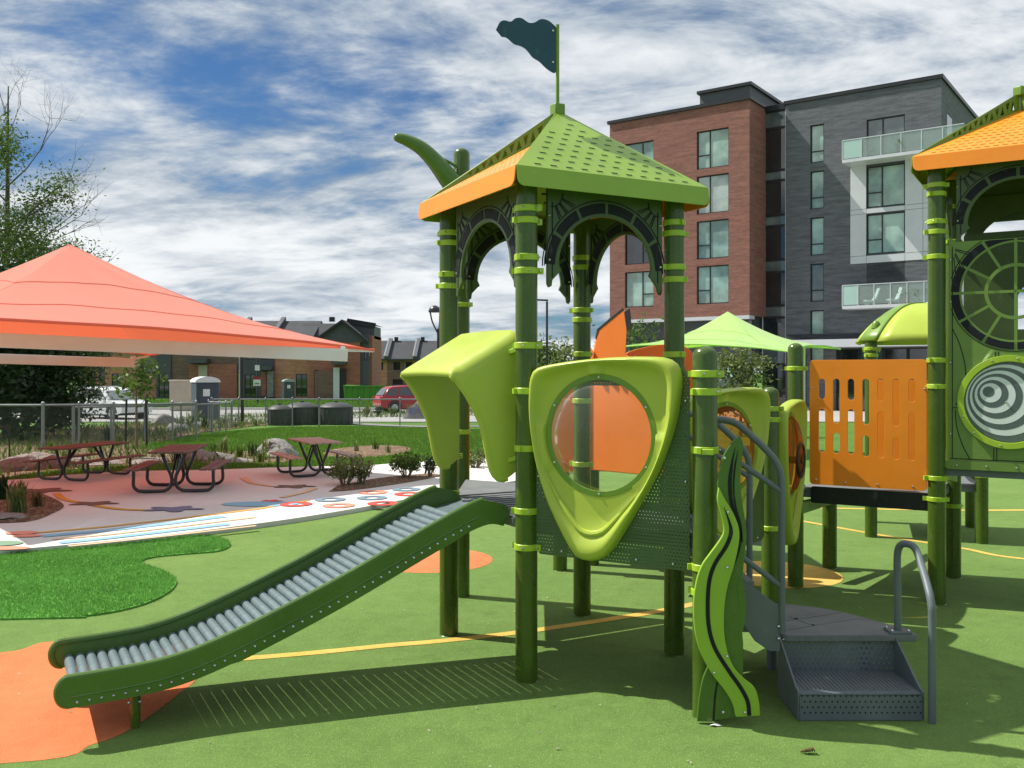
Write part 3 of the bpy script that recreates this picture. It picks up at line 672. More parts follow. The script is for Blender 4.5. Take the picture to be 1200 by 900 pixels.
# ---- four-sided steel roof: two steep green faces, two lower orange faces, pierced fins along the hips
def roof(parent, corners, zt, za_hi, za_lo, fascia=.115):
    """corners: c0 (front), c1, c2 (back), c3 ; faces c0c1 & c2c3 green, c1c2 & c3c0 orange"""
    cen = Vector((sum(c[0] for c in corners) / 4, sum(c[1] for c in corners) / 4, 0))
    out = []
    for k in range(4):
        a = Vector((*corners[k], zt)); b = Vector((*corners[(k + 1) % 4], zt)); green = k % 2 == 0
        ap = Vector((cen.x, cen.y, za_hi if green else za_lo)); m = roofg if green else orange
        ux = (b - a); W_ = ux.length; ux.normalize(); mid = (a + b) / 2; uy = ap - mid; Hh = uy.length; uy.normalize(); nz = ux.cross(uy).normalized()
        if nz.z < 0: nz = -nz
        f = lambda x, y, t: mid + ux * x + uy * y + nz * t
        holes = []; rows = 10 if green else 12; sw = .046 if green else .036; sh = .021 if green else .014
        for r in range(rows):
            y = Hh * (.045 + .90 * r / rows); half = (W_ / 2) * (1 - y / Hh) - .045; step = .105 if green else .060
            if half < .03: continue
            n = int(half // step); off = step / 2 if r % 2 else 0
            for q in range(-n - 1, n + 2):
                x = q * step + off
                if abs(x) + sw / 2 > half: continue
                holes.append([(x - sw / 2, y - sh / 2), (x + sw / 2, y - sh / 2), (x + sw / 2, y + sh / 2), (x - sw / 2, y + sh / 2)])
        mb = MB(); mb.prism(f, [(-W_ / 2, 0), (W_ / 2, 0), (0, Hh)], -.006, 0, holes)
        face = obj('roof_face', mb, m, parent, smooth=False, label=('green' if green else 'orange') + ' steel roof face with rows of slots')
        mb = MB()
        for h in holes:                                        # pressed lip under each slot
            (x0, y0), (x1, y1) = h[0], h[2]
            mb.add([f(x0 - .003, y0 - .007, .0008), f(x1 + .003, y0 - .007, .0008), f(x1, y0 + .0005, .0016), f(x0, y0 + .0005, .0016)], [(0, 1, 2, 3)])
        if green: obj('slot_lip', mb, m, face, smooth=False)['kind'] = 'stuff'
        mb = MB()
        for h in holes: mb.add([f(x, y, -.0025) for x, y in ((h[0][0] - .002, h[0][1] - .002), (h[1][0] + .002, h[1][1] - .002), (h[2][0] + .002, h[2][1] + .002), (h[3][0] - .002, h[3][1] + .002))], [(0, 1, 2, 3)])
        obj('slot_shade', mb, black, face, smooth=False)['kind'] = 'stuff'  # black quads colour in the darkness inside the slots
        # fascia with rounded lower corners, leaning slightly out
        oz = Vector((ux.y, -ux.x, 0)); oz = oz if (mid - cen).dot(oz) > 0 else -oz
        g = lambda x, y, t: Vector((mid.x, mid.y, zt)) + ux * x + Vector((0, 0, 1)) * y + oz * (t - y * .10)
        rr = .045; pl_ = [(-W_ / 2 + .002, .0)] + [(-W_ / 2 + .002 + rr * (1 - math.cos(q)), -fascia + rr * (1 - math.sin(q))) for q in [i * math.pi / 12 for i in range(7)]]
        pl_ += [(-x, y) for x, y in pl_[::-1]]
        mb = MB(); mb.prism(g, pl_, -.004, .004); obj('fascia', mb, m, parent, bevel=.002)
        # fin
        cpt = a; lo = Vector((cen.x, cen.y, za_lo - .01)); hi = Vector((cen.x, cen.y, za_hi)); d2 = Vector((cen.x - cpt.x, cen.y - cpt.y, 0)); LL = d2.length; d2.normalize(); sn = Vector((-d2.y, d2.x, 0))
        ff = lambda x, y, t: Vector((cpt.x, cpt.y, 0)) + d2 * x + Vector((0, 0, y)) + sn * t
        zl = lambda x: cpt.z + (lo.z - cpt.z) * x / LL; zh = lambda x: cpt.z + (hi.z - cpt.z) * x / LL
        hl = []
        for i in range(12):
            x0 = LL * (.36 + .05 * i); x1 = x0 + LL * .038; p0 = lambda x, fr: zl(x) + (zh(x) - zl(x)) * fr
            if i % 2: hl.append([(x0, p0(x0, .22)), (x1, p0(x1, .22)), ((x0 + x1) / 2, p0((x0 + x1) / 2, .80))])
            else: hl.append([((x0 + x1) / 2, p0((x0 + x1) / 2, .22)), (x1, p0(x1, .80)), (x0, p0(x0, .80))])
        mb = MB(); mb.prism(ff, [(.02, cpt.z), (LL - .004, lo.z), (LL - .004, hi.z)], -.003, .003, hl)
        obj('roof_fin', mb, ring_g, parent, smooth=False)
        out.append(face)
    mb = MB(); mb.box((cen.x, cen.y, za_hi + .005), (.075, .075, .075), R(28.5)); obj('finial', mb, ring_g, parent, bevel=.008)
    return cen

def shield_outline():
    return smooth_closed([(.057, 1.66), (.070, 1.755), (.135, 1.803), (.45, 1.842), (.78, 1.852), (.895, 1.832), (.945, 1.765), (.938, 1.62), (.90, 1.45), (.80, 1.21), (.65, .955), (.54, .79), (.46, .742), (.38, .742), (.31, .80), (.17, 1.06), (.10, 1.28), (.062, 1.5)], 6)
def bubble_panel(parent, f, dz=0.0, fill=None, sheetmat=None, name='bubble_panel', ulo=.062, uhi=.985):
    cu, cz, cr = .480, 1.425, .330
    out = shield_outline(); n = 96; ths = [6.283185 * i / n for i in range(n)]
    ang = np.array([math.atan2(z - cz, u - cu) for u, z in out]); rad = np.array([math.hypot(u - cu, z - cz) for u, z in out]); o_ = np.argsort(ang)
    an, ra = ang[o_], rad[o_]; an = np.concatenate([an - 6.283185, an, an + 6.283185]); ra = np.concatenate([ra, ra, ra])
    prof = [(0, .004), (0, .035), (.015, .062), (.06, .082), (.14, .088), (.24, .083), (.34, .062), (.46, .040), (.70, .034), (.90, .034), (1, .032), (1, .004)]
    rings = []
    mbf = MB(); vs = []; fs = []
    for fr, h in prof:
        for t in ths:
            ro = float(np.interp(t if t < math.pi else t - 6.283185, an, ra)); r = ro + (cr - ro) * fr
            hh = h
            gap = ro - cr
            if .1 < fr < .95:                                    # wider rim where the shield is narrow, a V lip below
                hh = h if gap > .09 else max(h, .06)
            vs.append(f(cu + r * math.cos(t), cz + dz + r * math.sin(t), hh))
    for i in range(len(prof) - 1):
        for j in range(n): fs.append((i * n + j, i * n + (j + 1) % n, (i + 1) * n + (j + 1) % n, (i + 1) * n + j))
    mbf.add(vs, fs)
    mb = MB(); r_ = .03
    shp = [(ulo, .735 + dz + r_), (ulo + r_, .735 + dz), (uhi - r_, .735 + dz), (uhi, .735 + dz + r_), (uhi, 1.86 + dz - .12), (uhi - .03, 1.86 + dz - .06), (uhi - .2, 1.70 + dz), (ulo + .2, 1.70 + dz), (ulo, 1.72 + dz)]
    mb.prism(f, shp, -.004, .002, [circ((cu, cz + dz), cr + .012, 48)])
    pn = obj(name, mb, sheetmat or perf_g, parent, smooth=False)
    obj('shield_frame', mbf, lime, pn, angle=50)
    # raised V moulding below the window
    def lerp_ring(fr): return [(cu + (float(np.interp(t if t < math.pi else t - 6.283185, an, ra)) * (1 - fr) + cr * fr) * math.cos(t), cz + dz + (float(np.interp(t if t < math.pi else t - 6.283185, an, ra)) * (1 - fr) + cr * fr) * math.sin(t)) for t in ths]
    lr = lerp_ring(.42); pts = [f(u, z, .050) for (u, z), t in zip(lr, ths) if math.pi * 1.18 < t < math.pi * 1.80]
    mb = MB(); mb.tube(pts, [.004 + .014 * math.sin(math.pi * i / (len(pts) - 1)) for i in range(len(pts))], 8); obj('moulded_lip', mb, lime, pn)
    mb = MB(); mb.prism(f, circ((cu, cz + dz), cr + .004, 64), .020, .036, [circ((cu, cz + dz), cr - .026, 64)]); obj('window_ring', mb, ring_g, pn, bevel=.003)
    bolts(pn, f, [(cu + (cr - .012) * math.cos(R(q)), cz + dz + (cr - .012) * math.sin(R(q)), .038) for q in (30, 90, 150, 210, 270, 330)])
    bolts(pn, f, [(ulo + .09, .765 + dz, .004), (ulo + .17, .765 + dz, .004), (uhi - .30, .765 + dz, .004), (uhi - .09, .765 + dz, .004), (uhi - .02, 1.62 + dz, .006), (uhi - .02, 1.2 + dz, .006)])
    mb = MB(); vs = []; fs = []; rr = cr - .018; n2 = 40
    for i in range(7):
        r = rr * (1 - i / 6.5); h = .028 + .10 * math.sqrt(max(0, 1 - (r / rr) ** 2)) * .9
        for j in range(n2): vs.append(f(cu + r * math.cos(6.283185 * j / n2), cz + dz + r * math.sin(6.283185 * j / n2), h))
    for i in range(6):
        for j in range(n2): fs.append((i * n2 + j, i * n2 + (j + 1) % n2, (i + 1) * n2 + (j + 1) % n2, (i + 1) * n2 + j))
    fs.append(tuple(6 * n2 + j for j in range(n2))); mb.add(vs, fs)
    obj('bubble_window', mb, fill or clear, pn)
    return pn

# ---------------------------------------------------------------- main tower
tower = thing('play_tower', 'green play tower with slotted pyramid roof and a teal flag on top', 'play tower', (.3, 6.07, 0))
ZD = .93
post(tower, A, 2.93, (2.706, 2.638, 2.427, 2.349, 1.922, 1.662, 1.334, .976, .770))
post(tower, B, 2.93, (2.706, 2.638, 2.427, 2.349, 1.69, 1.20, .96))
post(tower, C, 2.93, (2.706, 2.638, 2.427, 2.349, 1.88, 1.2, .96), rot=120)
post(tower, D, 2.93, (2.60, 2.53, 2.22, 2.15, 1.90, 1.56, 1.10), rot=60)
post(tower, Ep, 3.54, (2.3, 1.9, 1.30), True)
post(tower, Fp, 1.905, (1.761, 1.669, 1.370, .769, .641), True)
arch_panel(tower, A, 28.5, 2.262); arch_panel(tower, B, -61.5, 2.262)
arch_panel(tower, mv(C, 118.5, 0), 118.5, 2.262); arch_panel(tower, B, 28.5, 2.262)
cen0 = Vector(((A[0] + D[0]) / 2, (A[1] + D[1]) / 2))
cor = [tuple(cen0 + 1.28 * (Vector(p) - cen0)) for p in (A, C, D, B)]
cen = roof(tower, cor, 2.918, 3.474, 3.335)
mb = MB(); mb.cyl((cen.x, cen.y, 3.44), (cen.x, cen.y, 4.035), .0115, n=12); fp = obj('flag_pole', mb, ring_g, tower)
ff = lambda u, z, t: (cen.x + u, cen.y + t + u * .25, z)
fl = smooth_open([(-.012, 4.02), (-.06, 4.055), (-.11, 4.06), (-.15, 4.035), (-.19, 4.03), (-.235, 4.055), (-.275, 4.05), (-.305, 4.025), (-.345, 4.03), (-.375, 4.015), (-.40, 3.965)], 3) + smooth_open([(-.365, 3.925), (-.33, 3.92), (-.285, 3.885), (-.24, 3.875), (-.205, 3.855), (-.165, 3.81), (-.12, 3.785), (-.075, 3.745), (-.03, 3.72), (-.012, 3.725)], 3)
mb = MB(); mb.prism(ff, fl, -.006, .006); fo = obj('flag', mb, teal, tower, bevel=.002); bolts(fo, ff, [(-.03, 3.99, -.008), (-.03, 3.785, -.008)])
def deck(parent, poly, z, m=tanm, th=.03, lip=.05, name='deck'):
    mb = MB(); mb.prism(lambda a, b, t: (a, b, t), poly, z - th, z); d = obj(name, mb, m, parent, bevel=.004)
    for i in range(len(poly)):
        p, q = Vector(poly[i]), Vector(poly[(i + 1) % len(poly)]); mb = MB(); mb.bar((p.x, p.y, z - th - lip / 2 + .001), (q.x, q.y, z - th - lip / 2 + .001), .02, lip); obj('deck_edge', mb, greym, d)
    return d
def inset(poly, d):
    c = sum((Vector(p) for p in poly), Vector((0, 0))) / len(poly); return [tuple(c + (Vector(p) - c) * (1 - d)) for p in poly]
deck(tower, inset([A, C, D, B], .06), ZD); deck(tower, inset([A, Fp, C], .12), ZD); deck(tower, inset([B, D, Ep], .12), ZD)
mb = MB()
sq = inset([A, C, D, B], .12)
for i in range(11):
    t = (i + .5) / 11; p = Vector(sq[0]).lerp(Vector(sq[3]), t); q = Vector(sq[1]).lerp(Vector(sq[2]), t); mb.bar((p.x, p.y, ZD + .0025), (q.x, q.y, ZD + .0025), .03, .005)
dg = obj('deck_grip_strip', mb, deckm, tower); dg['kind'] = 'stuff'
fAF = vplane(A, -31.5); bubble_panel(tower, fAF)
# hood over the slide
fAB = lambda w, s, z: (A[0] + w * math.cos(R(118.5)) + s * math.cos(R(208.5)), A[1] + w * math.sin(R(118.5)) + s * math.sin(R(208.5)), z)
mb = MB(); ss = [-.02, .0, .03, .06, .09, .12, .145, .165, .185, .20, .215, .235, .265, .30, .335, .37, .40, .425, .44]; HS = .86; vs = []; nn = 0
w0, w1 = .135, .955
for s in ss:
    zt = 1.995 - .50 * s - (.0 if s < .41 else (s - .41) * .5); zl = interp(s, [-.02, 0, .05, .09, .12, .15, .175, .19, .23, .29, .34, .40, .43, .45], [1.22, 1.19, 1.155, 1.145, 1.15, 1.175, 1.22, 1.29, 1.46, 1.57, 1.645, 1.715, 1.742, 1.75])
    zl = min(zl, zt - .022); rc = min(.075, zt - zl - .002); inn = .16 * max(0, s) ** 1.0
    row = []
    a0, a1 = w0 + inn * .75, w1 - inn * .15
    for q in range(8): row.append((a0 - .02 * (1 - q / 7) * 0, zl + (zt - rc - zl) * q / 7))
    for q in range(1, 7): aa = math.pi / 2 * q / 6; row.append((a0 + rc * (1 - math.cos(aa)), zt - rc + rc * math.sin(aa)))
    for q in range(1, 6): row.append((a0 + rc + (a1 - a0 - 2 * rc) * q / 6, zt + .006 * math.sin(math.pi * q / 6)))
    for q in range(0, 7): aa = math.pi / 2 * (1 - q / 6); row.append((a1 - rc * (1 - math.cos(aa)), zt - rc + rc * math.sin(aa)))
    for q in range(1, 8): row.append((a1, zl + (zt - rc - zl) * (1 - q / 7)))
    nn = len(row); vs += [fAB(w, s * HS, z) for w, z in row]
fs = [(i * nn + j, i * nn + j + 1, (i + 1) * nn + j + 1, (i + 1) * nn + j) for i in range(len(ss) - 1) for j in range(nn - 1)]
mb.add(vs, fs); hood = obj('slide_hood', mb, lime, tower, angle=60)
so = hood.modifiers.new('solid', 'SOLIDIFY'); so.thickness = .036; so.offset = 0
edge_pts = [vs[(len(ss) - 1) * nn + j] for j in range(nn)]
leg_n = [vs[i * nn] for i in range(3, len(ss) - 1)]; leg_f = [vs[i * nn + nn - 1] for i in range(3, len(ss) - 1)]
mb = MB(); mb.tube(leg_n + edge_pts + leg_f[::-1], .021, 10); obj('rolled_edge', mb, lime, hood, angle=60)
bv = hood.modifiers.new('bevel', 'BEVEL'); bv.width = .013; bv.segments = 3; bv.limit_method = 'ANGLE'; bv.angle_limit = R(50)
for w, z in ((.10, 1.90), (.10, 1.27), (.985, 1.86), (.985, 1.27)):
    mb = MB(); mb.bar(fAB(w - .04 if w < .5 else w + .04, 0, z + .01), fAB(w + .045 if w < .5 else w - .045, .05, z - .02), .026, .028); obj('hood_bracket', mb, limeband, hood, bevel=.004)
# horn on the rear post
mb = MB(); pts = smooth_open([(-.375, 7.33, 3.08), (-.43, 7.30, 3.20), (-.51, 7.27, 3.30), (-.60, 7.24, 3.41), (-.70, 7.22, 3.505), (-.80, 7.21, 3.56), (-.875, 7.20, 3.582), (-.915, 7.20, 3.575)], 5)
rs = [interp(i / (len(pts) - 1), [0, .2, .45, .75, .93, 1], [.095, .085, .064, .045, .034, .012]) for i in range(len(pts))]
mb.tube(pts, rs, 16); hn = obj('horn', mb, slideg, tower, angle=60)
mb = MB(); mb.tube(smooth_open([(-.60, 7.27, 3.46), (-.48, 7.30, 3.41), (-.38, 7.33, 3.34)], 4), .012, 8); obj('horn_ridge', mb, slideg, hn)

# orange wall of the climbing chute behind the tower
chute = thing('orange_chute', 'tall orange chute wall with black capped top behind the main tower', 'slide', (1.0, 8.2, 0))
fo_ = lambda dep, tilt=0.0: (lambda x, z, t: (x, dep + x * tilt - t, z))
mb = MB(); mb.prism(fo_(9.2, -1.0), [(.70, .88), (.70, 1.88), (.735, 1.93), (.775, 2.15), (.975, 2.325), (1.015, 2.30), (1.0, 1.93), (1.03, 1.90), (1.38, 1.88), (1.38, .88)], -.03, .03); main_w = obj('chute_wall', mb, orange_d, chute, bevel=.008)
mb = MB(); mb.prism(fo_(9.2, -1.0), [(.985, 2.30), (1.03, 2.335), (1.045, 2.15), (1.005, 2.14)], -.045, .05); obj('cap', mb, black, main_w, bevel=.004)
mb = MB(); mb.prism(fo_(9.2, -1.0), [(.755, 2.07), (.77, 2.16), (.975, 2.335), (.985, 2.322), (.785, 2.15)], -.035, .035); obj('edge_trim', mb, black, main_w)
mb = MB(); mb.prism(fo_(9.2, -1.0), [(.672, .88), (.672, 1.86), (.694, 1.86), (.694, .88)], -.05, .06); obj('edge_strip', mb, black, main_w)
mb = MB(); mb.prism(fo_(9.2, -1.0), smooth_closed([(.66, 1.95), (.70, 2.0), (.74, 1.94), (.72, 1.85), (.66, 1.86)], 3), .035, .06); obj('hand_hold', mb, orange_d, main_w)
for x, z in ((.78, 1.66), (.86, 1.665), (.93, 1.655)):
    mb = MB(); mb.ball((x, 9.2 - x - .06, z + .08), (.035, .03, .035), 8, 5); obj('grip_knob', mb, black, main_w)
mb = MB(); mb.prism(fo_(8.75, .0), smooth_open([(1.02, 1.70), (1.05, 1.92), (1.2, 1.99), (1.45, 2.03), (1.68, 1.97), (1.75, 1.7)], 4) + [(1.75, .85), (1.02, .85)], -.03, .03); rear = obj('rear_wall', mb, orange_d, chute, bevel=.008)
bolts(rear, fo_(8.75), [(1.15, 1.92, .032), (1.3, 1.93, .032), (1.5, 1.93, .032)])
mb = MB(); mb.prism(fo_(8.3, -.1), [(.33, .88), (.33, 1.50), (.36, 1.53), (.52, 1.53), (.54, 1.5), (.54, .88)], -.025, .025); obj('side_wall', mb, orange_d, chute, bevel=.008)
mb = MB(); mb.prism(lambda a, b, t: (1.52 + t, b, a), [(.86, 8.35), (1.75, 8.35), (1.82, 8.45), (1.82, 9.5), (.86, 9.5)], -.02, .02); obj('added_shade_wall', mb, orange_d, chute, bevel=.006)  # added wall behind the tower, helps the upper deck shade the ground
mb = MB(); mb.prism(lambda a, b, t: (a, b, t), [(.78, 8.62), (1.5, 8.35), (1.5, 9.5), (.78, 9.5)], 1.50, 1.55); obj('added_chute_deck', mb, deckm, chute)  # upper deck added behind the tower to cast shade on the rubber
mb = MB(); mb.prism(fo_(9.52), [(.5, .86), (.5, 1.7), (.56, 1.78), (1.5, 1.78), (1.5, .86)], -.02, .02); obj('rear_wall', mb, orange_d, chute, bevel=.006)  # added back wall, deepens the shadow cast by the upper deck
for q in ((.74, 8.56), (.52, 9.45), (1.56, 8.42), (1.56, 9.45), (.43, 8.32)): post(chute, q, 1.45)
mb = MB(); mb.prism(lambda a, b, t: (a, b, t), [(.45, 8.62), (1.5, 8.35), (1.5, 9.5), (.55, 9.5)], .86, .90); obj('added_chute_deck', mb, deckm, chute)

# ---------------------------------------------------------------- roller slide
slide = thing('roller_slide', 'dark green roller slide with grey rollers, under the lime hood', 'slide', (-1.0, 5.0, 0))
WN, WF = .215, .905
US = [.02, .17, .48, 1.035, 1.49, 1.75, 1.93, 2.10, 2.36]
ZT = [1.005, 1.022, .902, .652, .472, .385, .345, .330, .322]
def zt_(u): return interp(u, su_, sz_)
tmp = smooth_open([(u, z) for u, z in zip(US, ZT)], 6); su_ = [p[0] for p in tmp]; sz_ = [p[1] for p in tmp]
hgt = .142
def rail(w, s):
    f = lambda u, z, t: fAB(w + t, u, z)
    up = [(u, zt_(u)) for u in su_]
    lowp = [(u - .02 if u > .3 else u, zt_(u) - hgt - (.008 if u < 1.6 else -.0)) for u in su_]
    lowp[0] = (.0, .925)
    tip = smooth_open([(2.378, .318), (2.398, .300), (2.411, .275), (2.413, .248), (2.405, .218), (2.388, .195), (2.36, .180)], 3)
    poly = [(.0, .955), (.03, .985), (.10, 1.005)] + [p for p in up if p[0] > .14] + tip + lowp[::-1][1:]
    mb = MB(); mb.prism(f, poly, -.014, .014); o = obj('side_rail', mb, slideg, slide, bevel=.005)
    mb = MB(); path = [fAB(w + s * .006, u, z - .004) for u, z in up if u > .14] + [fAB(w + s * .006, u, z) for u, z in tip]
    mb.tube(path, [.019] * (len(path) - 6) + [.018, .017, .016, .014, .012, .008], 10); obj('rolled_lip', mb, slideg, o)
    mb = MB(); path = [fAB(w + s * -.012, u, zt_(u) - hgt * .63) for u in su_ if u > .2]; mb.tube(path, .006, 6); obj('moulded_rib', mb, slideg, o)
    return o
rn = rail(WN, 1); rf = rail(WF, -1)
mb = MB(); mb.cyl((0, 0, 0), (0, 0, 1), .0258, n=14); ROLL = mb.mesh('roller', roller)
axis = Vector(fAB(WF, 0, 0)) - Vector(fAB(WN, 0, 0)); axl = axis.length; axis.normalize(); qrot = axis.to_track_quat('Z', 'Y').to_matrix().to_4x4()
# arc-length spacing
arc = [0]; uu = np.linspace(.27, 2.33, 400); zzs = [zt_(u) for u in uu]
for i in range(1, 400): arc.append(arc[-1] + math.hypot(uu[i] - uu[i - 1], zzs[i] - zzs[i - 1]))
NR = 42
for i in range(NR):
    u = float(np.interp(arc[-1] * i / (NR - 1), arc, uu)); z = zt_(u) - .098
    p = Vector(fAB(WN + .016, u, z)); link('roller', ROLL, slide, Tm(p) @ qrot @ Matrix.Diagonal((1, 1, axl - .032, 1)))
    for w, o, s in ((WN, rn, -1), (WF, rf, 1)):
        if u > .1: link('bolt', BOLT, o, Tm(fAB(w + s * .015, u, zt_(u) - hgt + .026)))
mb = MB(); mb.prism(lambda a, b, t: fAB(a, b, t + .93 - b * .18), [(WN + .02, -.02), (WF - .02, -.02), (WF - .02, .25), (WN + .02, .25)], -.012, .0); obj('entry_plate', mb, roller, slide, bevel=.004)
for w in (WN + .10, WF - .06):
    q = fAB(w, 2.06, 0); mb = MB(); mb.cyl((q[0], q[1], -.02), (q[0], q[1], .17), .024, n=14); mb.cyl((q[0], q[1], .14), (q[0], q[1], .235), .018, n=12)
    sl = obj('support_leg', mb, postg, slide); link('bolt', BOLT, sl, Tm((q[0] - .026, q[1] - .01, .125))); link('bolt', BOLT, sl, Tm((q[0] + .026, q[1] - .01, .13)))
mb = MB(); mb.bar(fAB(WN, 2.06, .205), fAB(WF, 2.06, .205), .03, .03); obj('cross_brace', mb, postg, slide)

# ---------------------------------------------------------------- entry steps
steps = thing('entry_steps', 'slate grey transfer steps with perforated risers beside the wavy climber', 'steps', (1.8, 5.1, 0))
xl, xr, yf, yb = 1.455, 2.085, 4.72, 5.06
mb = MB(); mb.box(((xl + xr) / 2, (yf + yb) / 2 + .01, .135), (xr - xl - .01, yb - yf + .02, .012)); tr = obj('tread', mb, greym, steps, bevel=.003)
mb = MB()
for i in range(26):
    x = xl + .05 + i * .0212; mb.bar((x, yf + .04, .1425), (x + .0, yb - .03, .1425), .008, .004)
tr2 = obj('tread_grip', mb, deckm, tr); tr2['kind'] = 'stuff'
mb = MB(); mb.box(((xl + xr) / 2, yf, .066), (xr - xl, .008, .125)); obj('front_riser', mb, perf_s, steps)
mb = MB(); mb.box(((xl + xr) / 2, yb + .012, .235), (xr - xl, .008, .19)); ri = obj('back_riser', mb, perf_s, steps)
bolts(ri, lambda a, b, c: (a, b, c), [(x, yb + .002, .315) for x in (xl + .02, xl + .13, xr - .19, xr - .05)])
for x, s in ((xl, -1), (xr, 1)):
    mb = MB(); mb.prism(lambda a, b, t: (x + t, a, b), [(yf - .004, .005), (yf - .004, .15), (yf + .04, .16), (yb, .335), (yb + .02, .335), (yb + .02, .005)], -.005, .005); obj('side_plate', mb, greym, steps, bevel=.002)
plat = smooth_open([(2.20, 5.05), (2.20, 5.10), (2.165, 5.20), (2.08, 5.35), (1.97, 5.52), (1.86, 5.63), (1.74, 5.70), (1.62, 5.735)], 4) + [(1.25, 5.735), (1.25, 5.24), (1.45, 5.22), (1.462, 5.12), (1.47, 5.06), (1.50, 5.047)]
mb = MB(); mb.prism(lambda a, b, t: (a, b, t), plat, .305, .345); pt = obj('landing', mb, tanm, steps, bevel=.006)
for p, q in (((1.5, 5.30), (1.95, 5.52)), ((1.47, 5.12), (2.02, 5.40)), ((1.70, 5.22), (1.62, 5.42))):
    mb = MB(); mb.bar((*p, .3462), (*q, .3462), .022, .002); obj('coating_seam', mb, greym, pt)
for q in ((1.55, 5.55), (2.0, 5.25)): mb = MB(); mb.cyl((*q, 0), (*q, .306), .03); obj('landing_leg', mb, greym, steps)
hr = smooth_open([(2.115, 5.10, .34), (2.115, 5.10, .55), (2.112, 5.10, .74), (2.118, 5.085, .815), (2.140, 5.05, .838), (2.165, 4.99, .82), (2.145, 4.86, .74), (2.125, 4.75, .665), (2.118, 4.70, .60), (2.118, 4.69, .5), (2.118, 4.69, .0)], 5)
mb = MB(); mb.tube(hr, .0195, 12); hrl = obj('handrail', mb, greym, steps)
mb = MB(); mb.box((2.115, 5.10, .352), (.12, .10, .014)); fl_ = obj('handrail_flange', mb, greym, hrl, bevel=.004)
bolts(fl_, lambda a, b, c: (a, b, c), [(2.07, 5.065, .362), (2.16, 5.065, .362), (2.07, 5.135, .362)])
# upper flight to the deck with its rails
for i in range(3):
    z = .345 + (ZD - .345) * (i + 1) / 4; x = 1.33 - i * .10
    mb = MB(); mb.box((x - .02, 5.30, z), (.18, .62, .02)); obj('upper_tread', mb, greym, steps, bevel=.003)
for y in (4.985, 5.66):
    mb = MB(); mb.prism(lambda a, b, t: (a, y + t, b), [(1.05, .93), (1.05, .72), (1.24, .42), (1.30, .33), (1.38, .275), (1.435, .275), (1.435, .50), (1.415, .53), (1.27, .63)], -.006, .006); st = obj('stringer', mb, greym, steps, bevel=.002)
    bolts(st, lambda a, b, c: (a, b, c), [(1.425, y - .012, .41), (1.425, y - .012, .345)])
    top = smooth_open([(1.03, y, 1.50), (1.10, y, 1.515), (1.19, y, 1.50), (1.27, y, 1.44), (1.37, y, 1.345), (1.425, y, 1.27), (1.445, y, 1.17), (1.445, y, .9), (1.445, y, .37)], 5)
    mb = MB(); mb.tube(top, .019, 12); ra = obj('rail', mb, greym, steps)
    for (a, za), (b, zb) in (((1.04, 1.405), (1.445, 1.13)), ((1.04, .92), (1.445, .62))):
        mb = MB(); mb.tube([(a, y, za), (b, y, zb)], .016, 10); obj('rail_bar', mb, greym, ra)
    mb = MB(); mb.tube([(1.04, y, .80), (1.04, y, 1.50)], .016, 10); obj('rail_upright', mb, greym, ra)

# ---------------------------------------------------------------- wavy climber panel
wave = thing('wave_climber', 'wavy lime and dark green climber panel in front of the domed post', 'climber panel', (1.1, 4.66, 0))
WD = 4.655
def wpx(pts): return [((790 + x / 2.5 - 600) * WD / FPX, max(.003, CAM_H - (500 + y / 2.5 - HORIZ) * WD / FPX)) for x, y in pts]
fw = lambda x, z, t: (x, WD + .03 - t, z)
backo = smooth_open(wpx([(198, 26), (175, 45), (150, 82), (136, 125), (131, 165), (133, 210), (146, 262), (150, 320), (128, 375), (100, 430), (85, 520), (90, 620), (105, 690), (88, 740), (76, 800), (70, 868)]), 4) + wpx([(110, 870), (185, 856), (205, 800)]) + smooth_open(wpx([(206, 640), (200, 560), (203, 470), (208, 400), (216, 330), (212, 280), (203, 220), (198, 160), (203, 90), (206, 50)]), 4)
mb = MB(); mb.prism(fw, backo, -.012, .008); bp = obj('back_panel', mb, slideg, wave, bevel=.003, label='dark green back panel')
limeo = smooth_open(wpx([(131, 178), (127, 215), (139, 262), (146, 305), (132, 335), (105, 372), (82, 405), (66, 450), (57, 515), (60, 590), (75, 655), (108, 720), (150, 775), (172, 815), (180, 850)]), 4) + smooth_open(wpx([(252, 846), (249, 808), (236, 765), (205, 738), (172, 700), (152, 640), (146, 560), (154, 480), (176, 405), (189, 345), (190, 300), (174, 255), (150, 215)]), 4)
mb = MB(); mb.prism(fw, limeo, .010, .032); lp = obj('front_panel', mb, wavel, wave, bevel=.003, label='lime wavy front panel')
def groove(pts, w, t, parent, taper=True):
    c = [Vector(p) for p in smooth_open(wpx(pts), 5)]; Lh = []; Rh = []
    for i, p in enumerate(c):
        d = (c[min(i + 1, len(c) - 1)] - c[max(i - 1, 0)]).normalized(); n = Vector((-d.y, d.x)); q = i / (len(c) - 1)
        ww = w * (min(1, 6 * q) if taper else 1); Lh.append(tuple(p + n * (ww / 2 + .0005))); Rh.append(tuple(p - n * (ww / 2 + .0005)))
    mb = MB(); mb.prism(fw, Lh + Rh[::-1], t, t + .002); obj('groove', mb, inlay, parent, smooth=False)
groove([(145, 235), (160, 275), (166, 310), (152, 350), (120, 400), (103, 450), (98, 520), (102, 590), (120, 650), (160, 715), (195, 765), (215, 805), (220, 846)], .019, .0325, lp)
groove([(182, 62), (172, 110), (166, 170), (172, 230), (190, 290), (196, 330), (185, 380), (160, 440), (146, 500), (143, 570), (150, 640)], .018, .0088, bp)
groove([(190, 70), (181, 120), (177, 180), (184, 240), (198, 290), (202, 340)], .007, .0088, bp)
groove([(130, 745), (122, 800), (118, 866)], .008, .0088, bp)
